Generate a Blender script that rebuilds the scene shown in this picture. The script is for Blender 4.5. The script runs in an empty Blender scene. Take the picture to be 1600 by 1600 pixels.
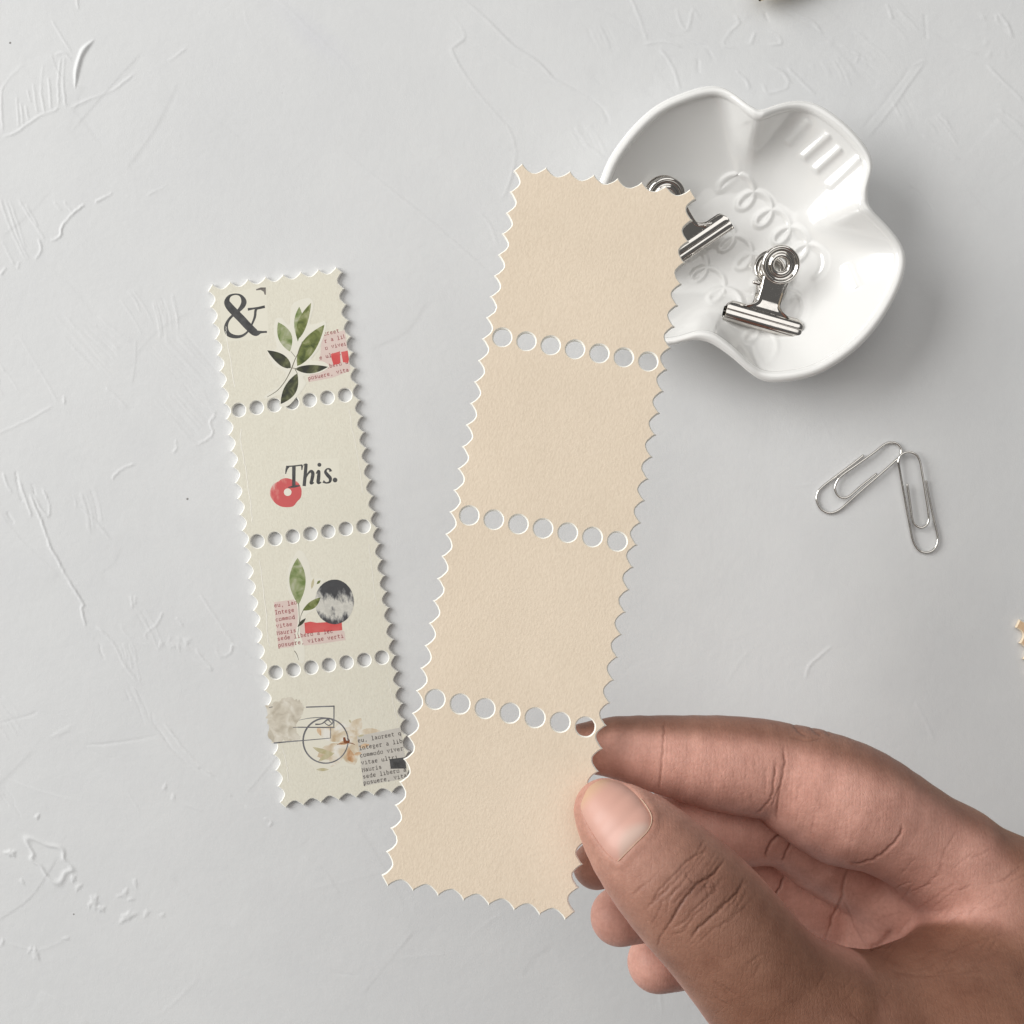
import bpy, bmesh, math, random
import numpy as np
from mathutils import Vector, Matrix
from mathutils.geometry import tessellate_polygon

# ------------------------------------------------------------------ camera, light, exposure
S = 0.000175          # metres on the table per photo pixel
D = 0.36              # camera height over the table
sc = bpy.context.scene
cam_d = bpy.data.cameras.new("camera"); cam = bpy.data.objects.new("camera", cam_d)
sc.collection.objects.link(cam); sc.camera = cam
cam.location = (0, 0, D); cam_d.sensor_width = 36.0; cam_d.lens = 18.0 * D / (800 * S)
cam_d.clip_start = 0.01; cam_d.clip_end = 50
world = bpy.data.worlds.new("World"); sc.world = world; world.use_nodes = True
bgn = world.node_tree.nodes["Background"]
bgn.inputs[0].default_value = (1.0, 0.985, 0.965, 1); bgn.inputs[1].default_value = 0.12
def area(name, loc, tgt, sx, sy, power, col):
    l = bpy.data.lights.new(name, 'AREA'); l.shape = 'RECTANGLE'; l.size = sx; l.size_y = sy
    l.energy = power; l.color = col
    o = bpy.data.objects.new(name, l); sc.collection.objects.link(o)
    o.location = loc
    o.rotation_euler = (Vector(tgt) - Vector(loc)).to_track_quat('-Z', 'Y').to_euler()
    return o
area("window_light", (-1.58, 0.60, 1.02), (0.0, 0.0, 0.0), 1.5, 1.2, 41.0, (1.0, 0.998, 0.985))
area("overhead_fill_light", (0.2, 0.72, 1.6), (0.0, 0.0, 0.0), 1.7, 1.7, 10.6, (1.0, 0.985, 0.96))  # added unseen overhead panel: fills shadows, gives the metal bright reflections
sc.view_settings.view_transform = 'Standard'; sc.view_settings.look = 'None'
sc.view_settings.exposure = 0.12; sc.view_settings.gamma = 1.0
sc.view_settings.use_curve_mapping = False
sc.cycles.use_denoising = True
sc.cycles.max_bounces = 8

rng = np.random.default_rng(7); random.seed(7)
C = sc.collection

def P(px, py, z=0.0):
    f = S * (D - z) / D
    return Vector(((px - 800) * f, (800 - py) * f, z))
def catmull(pts, n=8, closed=False):
    p = np.asarray(pts, float); m = len(p); out = []
    segs = m if closed else m - 1
    for i in range(segs):
        if closed: p0, p1, p2, p3 = p[(i-1) % m], p[i], p[(i+1) % m], p[(i+2) % m]
        else: p0, p1, p2, p3 = p[max(i-1, 0)], p[i], p[i+1], p[min(i+2, m-1)]
        for t in np.arange(n) / n:
            out.append(0.5*((2*p1)+(-p0+p2)*t+(2*p0-5*p1+4*p2-p3)*t*t+(-p0+3*p1-3*p2+p3)*t**3))
    if not closed: out.append(p[-1])
    return np.array(out)
def link(name, me, mat=None, parent=None, smooth=False):
    o = bpy.data.objects.new(name, me); C.objects.link(o)
    if mat is not None:
        for m in (mat if isinstance(mat, (list, tuple)) else [mat]): me.materials.append(m)
    if parent is not None: o.parent = parent
    if smooth: me.polygons.foreach_set('use_smooth', np.ones(len(me.polygons), dtype=bool))
    return o
def pymesh(name, V, F):
    me = bpy.data.meshes.new(name); me.from_pydata([tuple(v) for v in V], [], [tuple(f) for f in F]); me.update(); return me
def npmesh(name, V, Q):
    V = np.ascontiguousarray(V, np.float32); Q = np.ascontiguousarray(Q, np.int32); k = Q.shape[1]
    me = bpy.data.meshes.new(name)
    me.vertices.add(len(V)); me.vertices.foreach_set('co', V.ravel())
    me.loops.add(Q.size); me.loops.foreach_set('vertex_index', Q.ravel())
    me.polygons.add(len(Q)); me.polygons.foreach_set('loop_start', np.arange(0, Q.size, k, dtype=np.int32))
    me.polygons.foreach_set('loop_total', np.full(len(Q), k, np.int32))
    me.polygons.foreach_set('use_smooth', np.ones(len(Q), dtype=bool))
    me.update(calc_edges=True); return me
def tag(o, label, cat, group=None):
    o['label'] = label; o['category'] = cat
    if group: o['group'] = group
def empty(name, M):
    o = bpy.data.objects.new(name, None); C.objects.link(o); o.empty_display_size = 0.005; o.matrix_world = M; return o
def seg_dist(px, py, pts):
    """distance field (same units) from points to a polyline, plus signed side and arclength param"""
    best = np.full(px.shape, 1e9, np.float32); side = np.zeros(px.shape, np.float32); par = np.zeros(px.shape, np.float32)
    pts = np.asarray(pts, np.float32); n = len(pts) - 1
    for i in range(n):
        ax, ay = pts[i]; bx, by = pts[i+1]; dx, dy = bx-ax, by-ay; L2 = dx*dx+dy*dy+1e-9
        t = np.clip(((px-ax)*dx+(py-ay)*dy)/L2, 0, 1)
        qx = px-(ax+t*dx); qy = py-(ay+t*dy); d = np.sqrt(qx*qx+qy*qy)
        m = d < best
        best = np.where(m, d, best); side = np.where(m, np.sign(dx*qy-dy*qx), side); par = np.where(m, (i+t)/n, par)
    return best, side, par

# ------------------------------------------------------------------ materials
def mat(name, base=(0.8, 0.8, 0.8), rough=0.5, metal=0.0, spec=0.5, build=None):
    m = bpy.data.materials.new(name); m.use_nodes = True
    b = m.node_tree.nodes["Principled BSDF"]
    b.inputs["Base Color"].default_value = (*base, 1); b.inputs["Roughness"].default_value = rough
    b.inputs["Metallic"].default_value = metal; b.inputs["Specular IOR Level"].default_value = spec
    if build: build(N(m.node_tree), b)
    return m
class N:
    def __init__(s, nt): s.nt = nt; s.coord = nt.nodes.new("ShaderNodeTexCoord").outputs["Object"]
    def L(s, a, b): s.nt.links.new(a, b)
    def mapping(s, scale=(1, 1, 1), rot=0, loc=(0, 0, 0)):
        m = s.nt.nodes.new("ShaderNodeMapping"); m.inputs["Scale"].default_value = scale; m.inputs["Rotation"].default_value = (0, 0, rot)
        m.inputs["Location"].default_value = loc
        s.L(s.coord, m.inputs["Vector"]); return m.outputs[0]
    def noise(s, scale, detail=3, rough=0.55, vec=None, dist=0.0):
        n = s.nt.nodes.new("ShaderNodeTexNoise"); n.inputs["Scale"].default_value = scale; n.inputs["Detail"].default_value = detail
        n.inputs["Roughness"].default_value = rough; n.inputs["Distortion"].default_value = dist
        s.L(vec if vec is not None else s.coord, n.inputs["Vector"]); return n.outputs["Fac"]
    def voronoi(s, scale, feature='F1', out="Distance", vec=None):
        n = s.nt.nodes.new("ShaderNodeTexVoronoi"); n.feature = feature; n.inputs["Scale"].default_value = scale
        s.L(vec if vec is not None else s.coord, n.inputs["Vector"]); return n.outputs[out]
    def ramp(s, fac, stops):
        r = s.nt.nodes.new("ShaderNodeValToRGB"); e = r.color_ramp.elements
        while len(e) < len(stops): e.new(0.5)
        for el, (p, c) in zip(e, stops):
            el.position = p; el.color = (*c, 1) if len(c) == 3 else c
        s.L(fac, r.inputs[0]); return r.outputs[0]
    def mix(s, a, b, fac, mode='MIX'):
        m = s.nt.nodes.new("ShaderNodeMix"); m.data_type = 'RGBA'; m.blend_type = mode
        for inp, v in ((m.inputs[0], fac), (m.inputs[6], a), (m.inputs[7], b)):
            if isinstance(v, (int, float)): inp.default_value = v
            elif isinstance(v, tuple): inp.default_value = (*v, 1)
            else: s.L(v, inp)
        return m.outputs[2]
    def math(s, op, a, b=0.0, clamp=False):
        m = s.nt.nodes.new("ShaderNodeMath"); m.operation = op; m.use_clamp = clamp
        for inp, v in zip(m.inputs, (a, b)):
            if isinstance(v, (int, float)): inp.default_value = v
            else: s.L(v, inp)
        return m.outputs[0]
    def bump(s, h, dist, strength=1.0, prev=None):
        b = s.nt.nodes.new("ShaderNodeBump"); b.inputs["Distance"].default_value = dist; b.inputs["Strength"].default_value = strength
        s.L(h, b.inputs["Height"])
        if prev is not None: s.L(prev, b.inputs["Normal"])
        return b.outputs[0]
    def attr(s, name):
        a = s.nt.nodes.new("ShaderNodeAttribute"); a.attribute_name = name; return a.outputs["Color"]

def b_plaster(n, b):
    big = n.noise(14, 3); med = n.noise(90, 4)
    col = n.ramp(big, [(0.3, (0.675, 0.68, 0.682)), (0.7, (0.718, 0.722, 0.72))])
    col = n.mix(col, n.ramp(med, [(0.35, (0.97, 0.97, 0.975)), (0.65, (1, 1, 1))]), 0.6, 'MULTIPLY')
    v = n.voronoi(68); c = n.voronoi(68, out="Color")
    sep = n.nt.nodes.new("ShaderNodeSeparateColor"); n.L(c, sep.inputs[0])
    sp = n.math('MULTIPLY', n.math('LESS_THAN', v, 0.022), n.math('GREATER_THAN', sep.outputs[0], 0.62))
    col = n.mix(col, (0.16, 0.15, 0.14), n.math('MULTIPLY', sp, 0.8))
    sx = n.nt.nodes.new("ShaderNodeSeparateXYZ"); n.L(n.coord, sx.inputs[0]); A = P(490, 55); dx, dy = 0.763, -0.646
    rx = n.math('SUBTRACT', sx.outputs[0], A.x); ry = n.math('SUBTRACT', sx.outputs[1], A.y)
    al = n.math('ADD', n.math('MULTIPLY', rx, dx), n.math('MULTIPLY', ry, dy)); ac = n.math('SUBTRACT', n.math('MULTIPLY', rx, -dy), n.math('MULTIPLY', ry, -dx))
    ac = n.math('ADD', ac, n.math('MULTIPLY', n.math('SUBTRACT', med, .5), .006))
    mk = n.math('MULTIPLY', n.math('SUBTRACT', 1.0, n.math('ABSOLUTE', n.math('DIVIDE', al, .019)), True), n.math('SUBTRACT', 1.0, n.math('ABSOLUTE', n.math('DIVIDE', ac, .0048)), True))
    col = n.mix(col, (0.60, 0.60, 0.65), n.math('MULTIPLY', mk, 0.35, True))
    n.L(col, b.inputs["Base Color"])
    p = n.bump(n.noise(2600, 3, 0.6), 0.00006, 0.55)
    p = n.bump(n.noise(420, 4, 0.55), 0.00016, 0.35, p)
    p = n.bump(n.noise(55, 4), 0.0012, 0.13, p)
    n.L(p, b.inputs["Normal"])
M_PLASTER = mat("plaster", rough=0.55, spec=0.35, build=b_plaster)

def b_paper(c0, c1, ang, k=1.0):
    def f(n, b):
        st = n.mapping((1, 0.62, 1), ang)
        g = n.noise(2300, 4, 0.65, st)
        col = n.ramp(n.noise(38, 5, .6), [(0.3, c0), (0.7, c1)])
        col = n.mix(col, n.ramp(g, [(0.3, (0.90, 0.885, 0.87)), (0.6, (1, 1, 1))]), 0.7, 'MULTIPLY')
        v = n.voronoi(110); c = n.voronoi(110, out="Color"); sep = n.nt.nodes.new("ShaderNodeSeparateColor"); n.L(c, sep.inputs[0])
        sp = n.math('MULTIPLY', n.math('LESS_THAN', v, 0.022), n.math('GREATER_THAN', sep.outputs[0], 0.8))
        col = n.mix(col, (0.30, 0.25, 0.22), n.math('MULTIPLY', sp, 0.7))
        n.L(col, b.inputs["Base Color"])
        p = n.bump(g, 0.00016, 0.95*k); p = n.bump(n.noise(700, 3, 0.5, st), 0.00014, 0.5*k, p)
        n.L(p, b.inputs["Normal"])
    return f
M_KRAFT = mat("kraft_paper", rough=0.85, spec=0.15, build=b_paper((0.745, 0.63, 0.495), (0.795, 0.675, 0.535), 0.3, .5))
M_CREAM = mat("cream_paper", rough=0.8, spec=0.2, build=b_paper((0.77, 0.74, 0.63), (0.795, 0.765, 0.655), 0.2, .5))
M_TAN = mat("tan_paper", rough=.85, spec=.15, build=b_paper((.74, .52, .33), (.78, .56, .36), .1, .6)); M_TANEDGE = mat("tan_paper_edge", (.88, .74, .56), .8, spec=.15)
M_PEDGE = mat("paper_edge", (0.92, 0.905, 0.85), 0.8, spec=0.15)
M_KEDGE = mat("kraft_paper_edge", (0.90, 0.875, 0.80), 0.8, spec=0.15)
def b_cer(n, b):
    b.inputs["Coat Weight"].default_value = 1.0; b.inputs["Coat Roughness"].default_value = 0.04
    n.L(n.bump(n.noise(120, 2), 0.0004, 0.10), b.inputs["Normal"])
M_CERAMIC = mat("white_glazed_ceramic", (0.86, 0.855, 0.835), 0.16, spec=0.5, build=b_cer)
def b_steel(n, b):
    n.L(n.ramp(n.noise(900, 3), [(0.3, (0.05, 0.05, 0.05)), (0.8, (0.15, 0.15, 0.15))]), b.inputs["Roughness"])
M_STEEL = mat("nickel_steel", (0.71, 0.685, 0.65), 0.14, 1.0, build=b_steel)
M_GOLD = mat("pale_gold_metal", (0.80, 0.66, 0.40), 0.2, 1.0, build=b_steel)

# ------------------------------------------------------------------ tabletop: trowelled plaster
def build_table():
    lo, hi = -60, 1660
    grow = np.cumsum(np.linspace(6, 125, 34)); left = lo - grow[::-1]; right = hi + grow
    gx = np.concatenate([left, np.arange(lo, 450, 1.4), np.arange(450, hi, 2.3), right]).astype(np.float32)
    gy = np.concatenate([left, np.arange(lo, hi, 1.75), right]).astype(np.float32)
    X, Y = np.meshgrid(gx, gy)
    H = np.zeros(X.shape, np.float32)                # millimetres
    def local(pts, pad):
        p = np.asarray(pts, float)
        ix0, ix1 = np.searchsorted(gx, [p[:, 0].min()-pad, p[:, 0].max()+pad]); iy0, iy1 = np.searchsorted(gy, [p[:, 1].min()-pad, p[:, 1].max()+pad])
        return slice(iy0, iy1), slice(ix0, ix1)
    def jit(pts, a=1.6):
        q = catmull(pts, 6); q[1:-1] += rng.normal(0, a*0.3, q[1:-1].shape); return q
    def ridge(pts, h=0.10, w=2.6, step=0.0, L=26, taper=True, a=1.2):
        q = jit(pts, a); sl = local(q, max(3*w, 2.6*L if step else 0)+4)
        d, s, t = seg_dist(X[sl], Y[sl], q)
        k = np.clip(np.minimum(t, 1-t)*7, 0, 1) if taper else np.clip(np.minimum(t, 1-t)*25, 0, 1)
        h *= 1.0; nk = max(3, len(q)//5); k = k*np.interp(t*nk, np.arange(nk+1), rng.uniform(.35, 1.2, nk+1)).astype(np.float32); w = max(1.5, w*.72)
        H[sl] += h*np.exp(-(d/w)**2)*k
        if step: H[sl] += step*np.where(s*np.sign(step) > 0, np.exp(-(d/L)), np.exp(-(d/1.6)**2))*k
    def blob(x, y, rx, ry, h, ang=0.0, ring=0.0):
        sl = local([(x, y)], 3*max(rx, ry)); dx, dy = X[sl]-x, Y[sl]-y
        u = (dx*math.cos(ang)+dy*math.sin(ang))/rx; v = (-dx*math.sin(ang)+dy*math.cos(ang))/ry
        r = np.sqrt(u*u+v*v)*(1+.28*np.sin(2*np.arctan2(v, u)+x)+.16*np.sin(5*np.arctan2(v, u)+y)); h *= .6
        if ring: H[sl] += h*np.exp(-((r-1)/ring)**2)
        else: H[sl] += h*np.exp(-r**4)
    R = ridge
    # upper-left feathered strokes
    R([(3,215),(25,207),(45,193),(65,180),(85,173),(93,165)], .16, 2.6); R([(106,171),(135,157),(175,141),(195,127),(213,112)], .12)
    R([(262,97),(292,75)], .08)
    for a in ([(103,168),(99,130),(101,85)], [(92,165),(91,130),(95,90)], [(70,178),(64,140),(68,100)], [(45,190),(40,165)], [(30,200),(26,150)],
              [(48,160),(43,140)], [(5,210),(2,160),(8,130),(40,98)], [(85,85),(100,83),(112,95)], [(80,30),(112,83)], [(120,-10),(122,15)], [(58,178),(52,130)], [(36,195),(33,160)], [(80,172),(76,120)]):
        R(a, .10, 2.4)
    sl = local([(110,55),(152,145)], 10)
    poly = catmull([(148,61),(140,75),(131,90),(125,112),(118,139),(115,125),(115,108),(120,90),(128,73)], 4, True)
    d, s, t = seg_dist(X[sl], Y[sl], np.vstack([poly, poly[:1]]))
    inside = np.zeros_like(d, bool); xs, ys = X[sl], Y[sl]
    for i in range(len(poly)):
        x1, y1 = poly[i]; x2, y2 = poly[(i+1) % len(poly)]
        c = ((y1 > ys) != (y2 > ys)) & (xs < (x2-x1)*(ys-y1)/(y2-y1+1e-9)+x1); inside ^= c
    H[sl] += np.where(inside, np.minimum(d*0.11, 0.5), 0)
    # left fan of strokes
    for a in ([(0,310),(8,335),(22,370),(40,408)], [(8,310),(20,345),(32,380),(45,405)], [(28,310),(50,345),(70,375)], [(85,315),(95,330)], [(100,315),(114,333)], [(2,375),(22,414)], [(14,310),(28,350),(40,390)], [(40,318),(60,355)]):
        R(a, .10, 2.6)
    R([(78,377),(93,370),(98,352),(113,335),(125,325),(132,318)], .24, 2.4); R([(148,316),(165,308),(176,301)], .15); R([(228,307),(262,287)], .07)
    R([(55,407),(64,390),(60,372)], .16); R([(27,420),(30,408)], .14); R([(0,430),(10,418)], .16)
    # middle-left
    R([(30,525),(60,575),(90,628)], .07); R([(100,618),(101,632)], .12); R([(-10,680),(40,658),(85,633)], .08)
    for k in range(15):
        u = k/14.0; x0, y0 = 68+75*u+random.uniform(-6, 6), 490-8*u+random.uniform(-8, 14); x1, y1 = 172+40*u, 612-78*u
        f0, f1 = random.uniform(0, .45), random.uniform(.75, 1)
        R([(x0+(x1-x0)*f0, y0+(y1-y0)*f0), (x0+(x1-x0)*f1, y0+(y1-y0)*f1)], random.choice([.07, -.06, .05]), 2.2)
    R([(212,530),(211,565),(206,600)], .10, 2.4, -.06); R([(165,605),(200,638)], .12)
    for k in range(11):
        u = k/10.0; R([(225+62*u, 540-22*u), (300+45*u, 612-24*u)], random.choice([.06, -.05]), 2.2)
    for k in range(9):
        u = k/8.0; R([(240+55*u, 622-20*u), (300+38*u, 690-40*u)], random.choice([.05, -.05, .07]), 2.2)
    R([(315,630),(335,645),(328,660),(333,677),(318,690),(303,697)], .12); R([(273,688),(276,698),(270,708)], .12)
    R([(175,750),(180,742),(195,730),(213,725)], .16, 2.6); R([(110,778),(125,792),(148,814),(160,828),(175,845)], .10)
    R([(47,772),(60,803),(70,830),(76,848),(80,858),(95,884),(104,902),(123,932),(130,945),(128,952),(134,980)], .26, 2.8, taper=False)
    R([(150,980),(163,990),(180,1010),(195,1040),(217,1068)], .15); R([(145,998),(155,1005),(158,1020),(165,1032)], -.10)
    R([(5,738),(10,755),(20,770)], .12); R([(25,735),(28,760),(35,785)], -.12); R([(30,750),(40,780),(50,808)], .14); R([(50,755),(55,775)], -.1); R([(65,762),(72,775),(77,790),(76,806),(64,796),(52,770)], .14); R([(10,800),(22,818)], -.14, 3)
    # lower-left
    R([(310,925),(330,955),(350,985),(366,1008)], .10, 2.6); R([(336,1012),(344,1026),(360,1020),(366,1008),(395,1030)], .14); R([(345,1026),(370,1040),(405,1065)], -.10)
    R([(230,1000),(228,990),(245,975),(255,955)], .10); R([(305,1013),(317,1030),(330,1047),(300,1028)], .11); R([(205,930),(207,950)], .1); R([(212,930),(210,945)], .1); R([(275,965),(286,978)], .1)
    R([(187,975),(200,995),(215,1005),(232,1008)], .07)
    for k in range(9): blob(248+random.uniform(0, 50), 1005+random.uniform(-8, 12), random.uniform(3, 6), random.uniform(3, 5), random.uniform(.06, .16))
    R([(236,1110),(240,1128),(253,1146),(265,1165),(290,1190),(310,1203),(343,1219)], -.11, 2.6); R([(255,1130),(272,1150),(295,1180),(320,1203),(338,1216)], .14, 2.6)
    R([(-5,1131),(45,1118),(58,1112)], -.10); R([(130,1166),(200,1158),(248,1148)], -.09); R([(130,1168),(180,1187)], -.06)
    blob(98, 1143, 12, 5, .12, -.6)
    blob(78, 1343, 36, 19, .42, .35, .13); blob(17, 1333, 6, 6, .45)
    for x, y, r, h in ((115,1372,5,.3), (122,1386,5,.25), (148,1408,8,.35), (158,1420,6,.3), (200,1432,9,.34), (228,1427,5,.18), (196,1394,5,.22), (212,1379,5,.2), (205,1405,4,.2), (188,1400,4,.18), (55,1491,7,.3), (48,1484,4,.2), (5,1472,4,.22), (103,1466,4,.18), (58,1276,4,.3), (35,1378,4,.2), (253,1430,4,.15), (140,1414,4,.2), (258,1230,4,.18), (270,1245,4,.15)):
        blob(x+random.uniform(-1, 1), y, r, r*.8, h, random.uniform(0, 3))
    R([(310,1200),(340,1217)], -.1); R([(360,1242),(385,1260)], -.12); R([(412,1278),(424,1284),(420,1292)], .12); R([(265,1248),(318,1268)], .06); R([(5,1472),(60,1484),(100,1468)], .06)
    # top
    R([(425,-10),(500,62),(545,105)], .05, 3.5); R([(720,-5),(760,30),(800,70),(840,97),(870,127),(905,142)], .20, 2.8, -.12, 30, a=.4)
    R([(706,22),(722,45),(725,60),(712,70),(706,80),(725,115),(750,150),(780,185),(797,205),(805,235),(803,260),(790,300),(780,310)], .08, 2.6, .07, 22)
    R([(525,228),(590,280),(640,320),(700,370),(770,432)], .16, 2.4, -.07, 30, a=.4); R([(745,330),(765,350),(778,385)], .09); R([(740,65),(790,95),(835,122),(870,128)], .06)
    # top right
    for a in ([(985,-5),(1000,30),(1011,65)], [(1030,75),(1045,95),(1055,115),(1062,142)], [(880,130),(920,150),(945,175),(950,195)], [(905,218),(945,248)],
              [(1055,10),(1065,40),(1075,45),(1083,15),(1095,35)], [(1040,50),(1090,68),(1105,75),(1115,95)], [(1145,20),(1155,35),(1140,50),(1130,70),(1150,75)], [(1180,50),(1172,70)],
              [(1195,18),(1200,35)], [(1202,48),(1215,55),(1220,68),(1200,70)], [(1230,15),(1270,35),(1285,55)], [(1150,110),(1165,125),(1172,140)], [(1200,100),(1225,115),(1230,135),(1200,145),(1192,128)], [(1230,105),(1275,150)],
              [(1335,50),(1355,60)], [(1445,20),(1448,62)], [(1420,290),(1445,310),(1460,332)], [(1560,20),(1575,40),(1582,60)], [(1556,22),(1562,38),(1580,40)], [(1090,90),(1092,115)], [(1005,70),(1040,65),(1065,75)], [(1540,100),(1600,160)], [(1490,70),(1530,85)], [(1385,5),(1395,30)], [(1310,70),(1340,85),(1335,100)], [(1440,210),(1500,250)], [(1560,170),(1600,200)]):
        R(a, random.choice([.13, .16, -.13]), 2.6)
    for k in range(16): blob(random.uniform(1120, 1350), random.uniform(0, 130), random.uniform(3, 9), random.uniform(3, 6), random.uniform(-.05, .07), random.uniform(0, 3))
    for k in range(8): blob(random.uniform(1530, 1600), random.uniform(5, 90), random.uniform(3, 8), random.uniform(3, 6), random.uniform(.04, .1), random.uniform(0, 3))
    R([(1447,93),(1400,160),(1350,222)], .11, 2.6, -.05); R([(1425,103),(1390,150),(1345,205)], -.07, 3.2); R([(1425,103),(1447,93)], .06)
    R([(1285,655),(1300,690),(1327,728)], .05); R([(1258,1062),(1265,1040),(1282,1024),(1302,1008)], .13, 2.4); R([(1430,1095),(1445,1125),(1460,1158)], .09); R([(1030,1550),(1036,1590)], .06); R([(1240,760),(1280,755)], .04)
    R([(480,1390),(560,1372),(640,1350)], .03, 4); R([(520,1520),(560,1525)], -.05); R([(600,1500),(700,1490)], .03, 5); R([(575,1420),(600,1440),(640,1460)], .03, 4)
    # unnamed faint strokes everywhere
    for k in range(46):
        x, y = random.uniform(-50, 1600), random.uniform(-50, 1600)
        if k % 2: x, y = random.choice([(random.uniform(-40, 330), random.uniform(0, 1600)), (random.uniform(850, 1600), random.uniform(-20, 260))])
        a = random.choice([.7, .85, 2.3, .55])+random.uniform(-.25, .25); l = random.uniform(60, 190); c_ = random.uniform(-16, 16)
        R([(x, y), (x+l*.5*math.cos(a)-c_*math.sin(a), y+l*.5*math.sin(a)+c_*math.cos(a)), (x+l*math.cos(a), y+l*math.sin(a))], random.uniform(.01, .03), 3, random.choice([.06, -.06, .08, -.08]), random.uniform(18, 45), a=.5)
    for k in range(16):
        x, y = random.choice([(random.uniform(-20, 300), random.uniform(420, 1500)), (random.uniform(880, 1580), random.uniform(0, 230))]); a = random.choice([.75, .9, 1.1])+random.uniform(-.2, .2)
        for j in range(random.randint(4, 8)):
            ox, oy = x-j*5*math.sin(a)+random.uniform(-6, 6), y+j*5*math.cos(a)+random.uniform(-6, 6); l = random.uniform(20, 70)
            R([(ox, oy), (ox+l*.5*math.cos(a), oy+l*.5*math.sin(a)), (ox+l*math.cos(a+.08), oy+l*math.sin(a+.08))], random.choice([.055, -.055, .075]), 2.0, a=.4)
    for k in range(70):
        x, y = random.uniform(-50, 1650), random.uniform(-50, 1650); a = random.choice([.75, .9, 2.4, .6])+random.uniform(-.3, .3); l = random.uniform(20, 90)
        R([(x, y), (x+l*.5*math.cos(a)+random.uniform(-4, 4), y+l*.5*math.sin(a)), (x+l*math.cos(a), y+l*math.sin(a))], random.choice([.018, -.018, .028]), random.uniform(2, 4))
    V = np.stack([(X-800)*S, (800-Y)*S, H*0.001], -1).reshape(-1, 3)
    i = np.arange(X.size).reshape(X.shape)
    Q = np.stack([i[:-1, :-1], i[1:, :-1], i[1:, 1:], i[:-1, 1:]], -1).reshape(-1, 4)
    o = link("tabletop", npmesh("tabletop", V, Q), M_PLASTER); o["kind"] = "structure"
build_table()

# ------------------------------------------------------------------ stamp strips
W2, L2, PIT_N = 0.0186, 0.0722, 32
HOLE_P, HOLE_R, ROW = 0.00487, 0.00180, 0.0361
TH = 0.00115
def strip_outline():
    amp = 0.00165; pts = []
    def wave(u):      # round bites between small points
        v = 2*(u % 1.0)-1; arc = (1-math.sqrt(1-.95*v*v))/(1-math.sqrt(.05))
        return .62*arc + .38*(.5+.5*math.cos(2*math.pi*u))
    tx = 0.0170; ty = L2 - 0.0019
    def side(n, k):   # k samples per scallop
        return [(i/(n*k), wave(i/k)) for i in range(n*k+1)]
    for t, w in side(7, 13): pts.append((-tx+2*tx*t, L2 - amp + amp*w))
    for t, w in side(PIT_N, 13): pts.append((W2 - amp + amp*w, ty-2*ty*t))
    for t, w in side(7, 13): pts.append((tx-2*tx*t, -(L2 - amp + amp*w)))
    for t, w in side(PIT_N, 13): pts.append((-(W2 - amp + amp*w), -ty+2*ty*t))
    return pts
def holes():
    return [((i-3)*HOLE_P, (1-r)*ROW) for r in range(3) for i in range(7)]
def card_mesh(dy=0.0):
    cu = bpy.data.curves.new("card", 'CURVE'); cu.dimensions = '2D'; cu.fill_mode = 'BOTH'
    bev = 0.00023
    cu.extrude = TH/2 - bev; cu.bevel_depth = bev; cu.bevel_resolution = 0; cu.offset = -bev
    def add(pts):
        s = cu.splines.new('POLY'); s.points.add(len(pts)-1); s.use_cyclic_u = True
        for p, q in zip(s.points, pts): p.co = (q[0], q[1], 0, 1)
    add([(x+random.gauss(0, .00002), y+dy+random.gauss(0, .00002)) for x, y in strip_outline()])
    for cx, cy in holes(): add([(cx+(HOLE_R+random.gauss(0, .000012))*math.cos(a), cy+(HOLE_R+random.gauss(0, .000012))*math.sin(a)) for a in np.linspace(0, -2*math.pi, 28, endpoint=False)])
    o = bpy.data.objects.new("tmp", cu); C.objects.link(o)
    dg = bpy.context.evaluated_depsgraph_get(); me = bpy.data.meshes.new_from_object(o.evaluated_get(dg))
    bpy.data.objects.remove(o)
    for p in me.polygons: p.material_index = 0 if abs(p.normal.z) > 0.97 else 1; p.use_smooth = False
    return me
CARD = card_mesh(); CARD_LOW = card_mesh(-.0010)
CARD.materials.clear(); CARD_LOW.materials.clear()
def curl(me):
    bm = bmesh.new(); bm.from_mesh(me)
    for y in np.linspace(-L2, L2, 42)[1:-1]:
        bmesh.ops.bisect_plane(bm, geom=bm.verts[:]+bm.edges[:]+bm.faces[:], plane_co=(0, y, 0), plane_no=(0, 1, 0))
    for x in (-.012, -.006, 0, .006, .012):
        bmesh.ops.bisect_plane(bm, geom=bm.verts[:]+bm.edges[:]+bm.faces[:], plane_co=(x, 0, 0), plane_no=(1, 0, 0))
    for v in bm.verts:
        u = (v.co.y+.045)/.117; v.co.z += -.0006*u*abs(u) + .0009*u*(v.co.x/.0186)*.5 + .00018*math.cos(math.pi*v.co.y/ROW*2)
    bm.to_mesh(me); bm.free(); me.update()
    for p in me.polygons: p.use_smooth = True
    me.set_sharp_from_angle(angle=math.radians(28))
def strip(M, face, edge, card=None):
    root = empty("stamp_strip", M)
    me = (card or CARD).copy(); o = link("card", me, [face, edge], root)
    for p in me.polygons: p.material_index = 0 if abs(p.normal.z) > 0.97 else 1
    return root, o
def frame_matrix(origin, xdir, ydir):
    y = Vector(ydir).normalized(); x = Vector(xdir); x = (x - y*x.dot(y)).normalized(); z = x.cross(y)
    M = Matrix((x, y, z)).transposed().to_4x4(); M.translation = origin; return M

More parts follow.
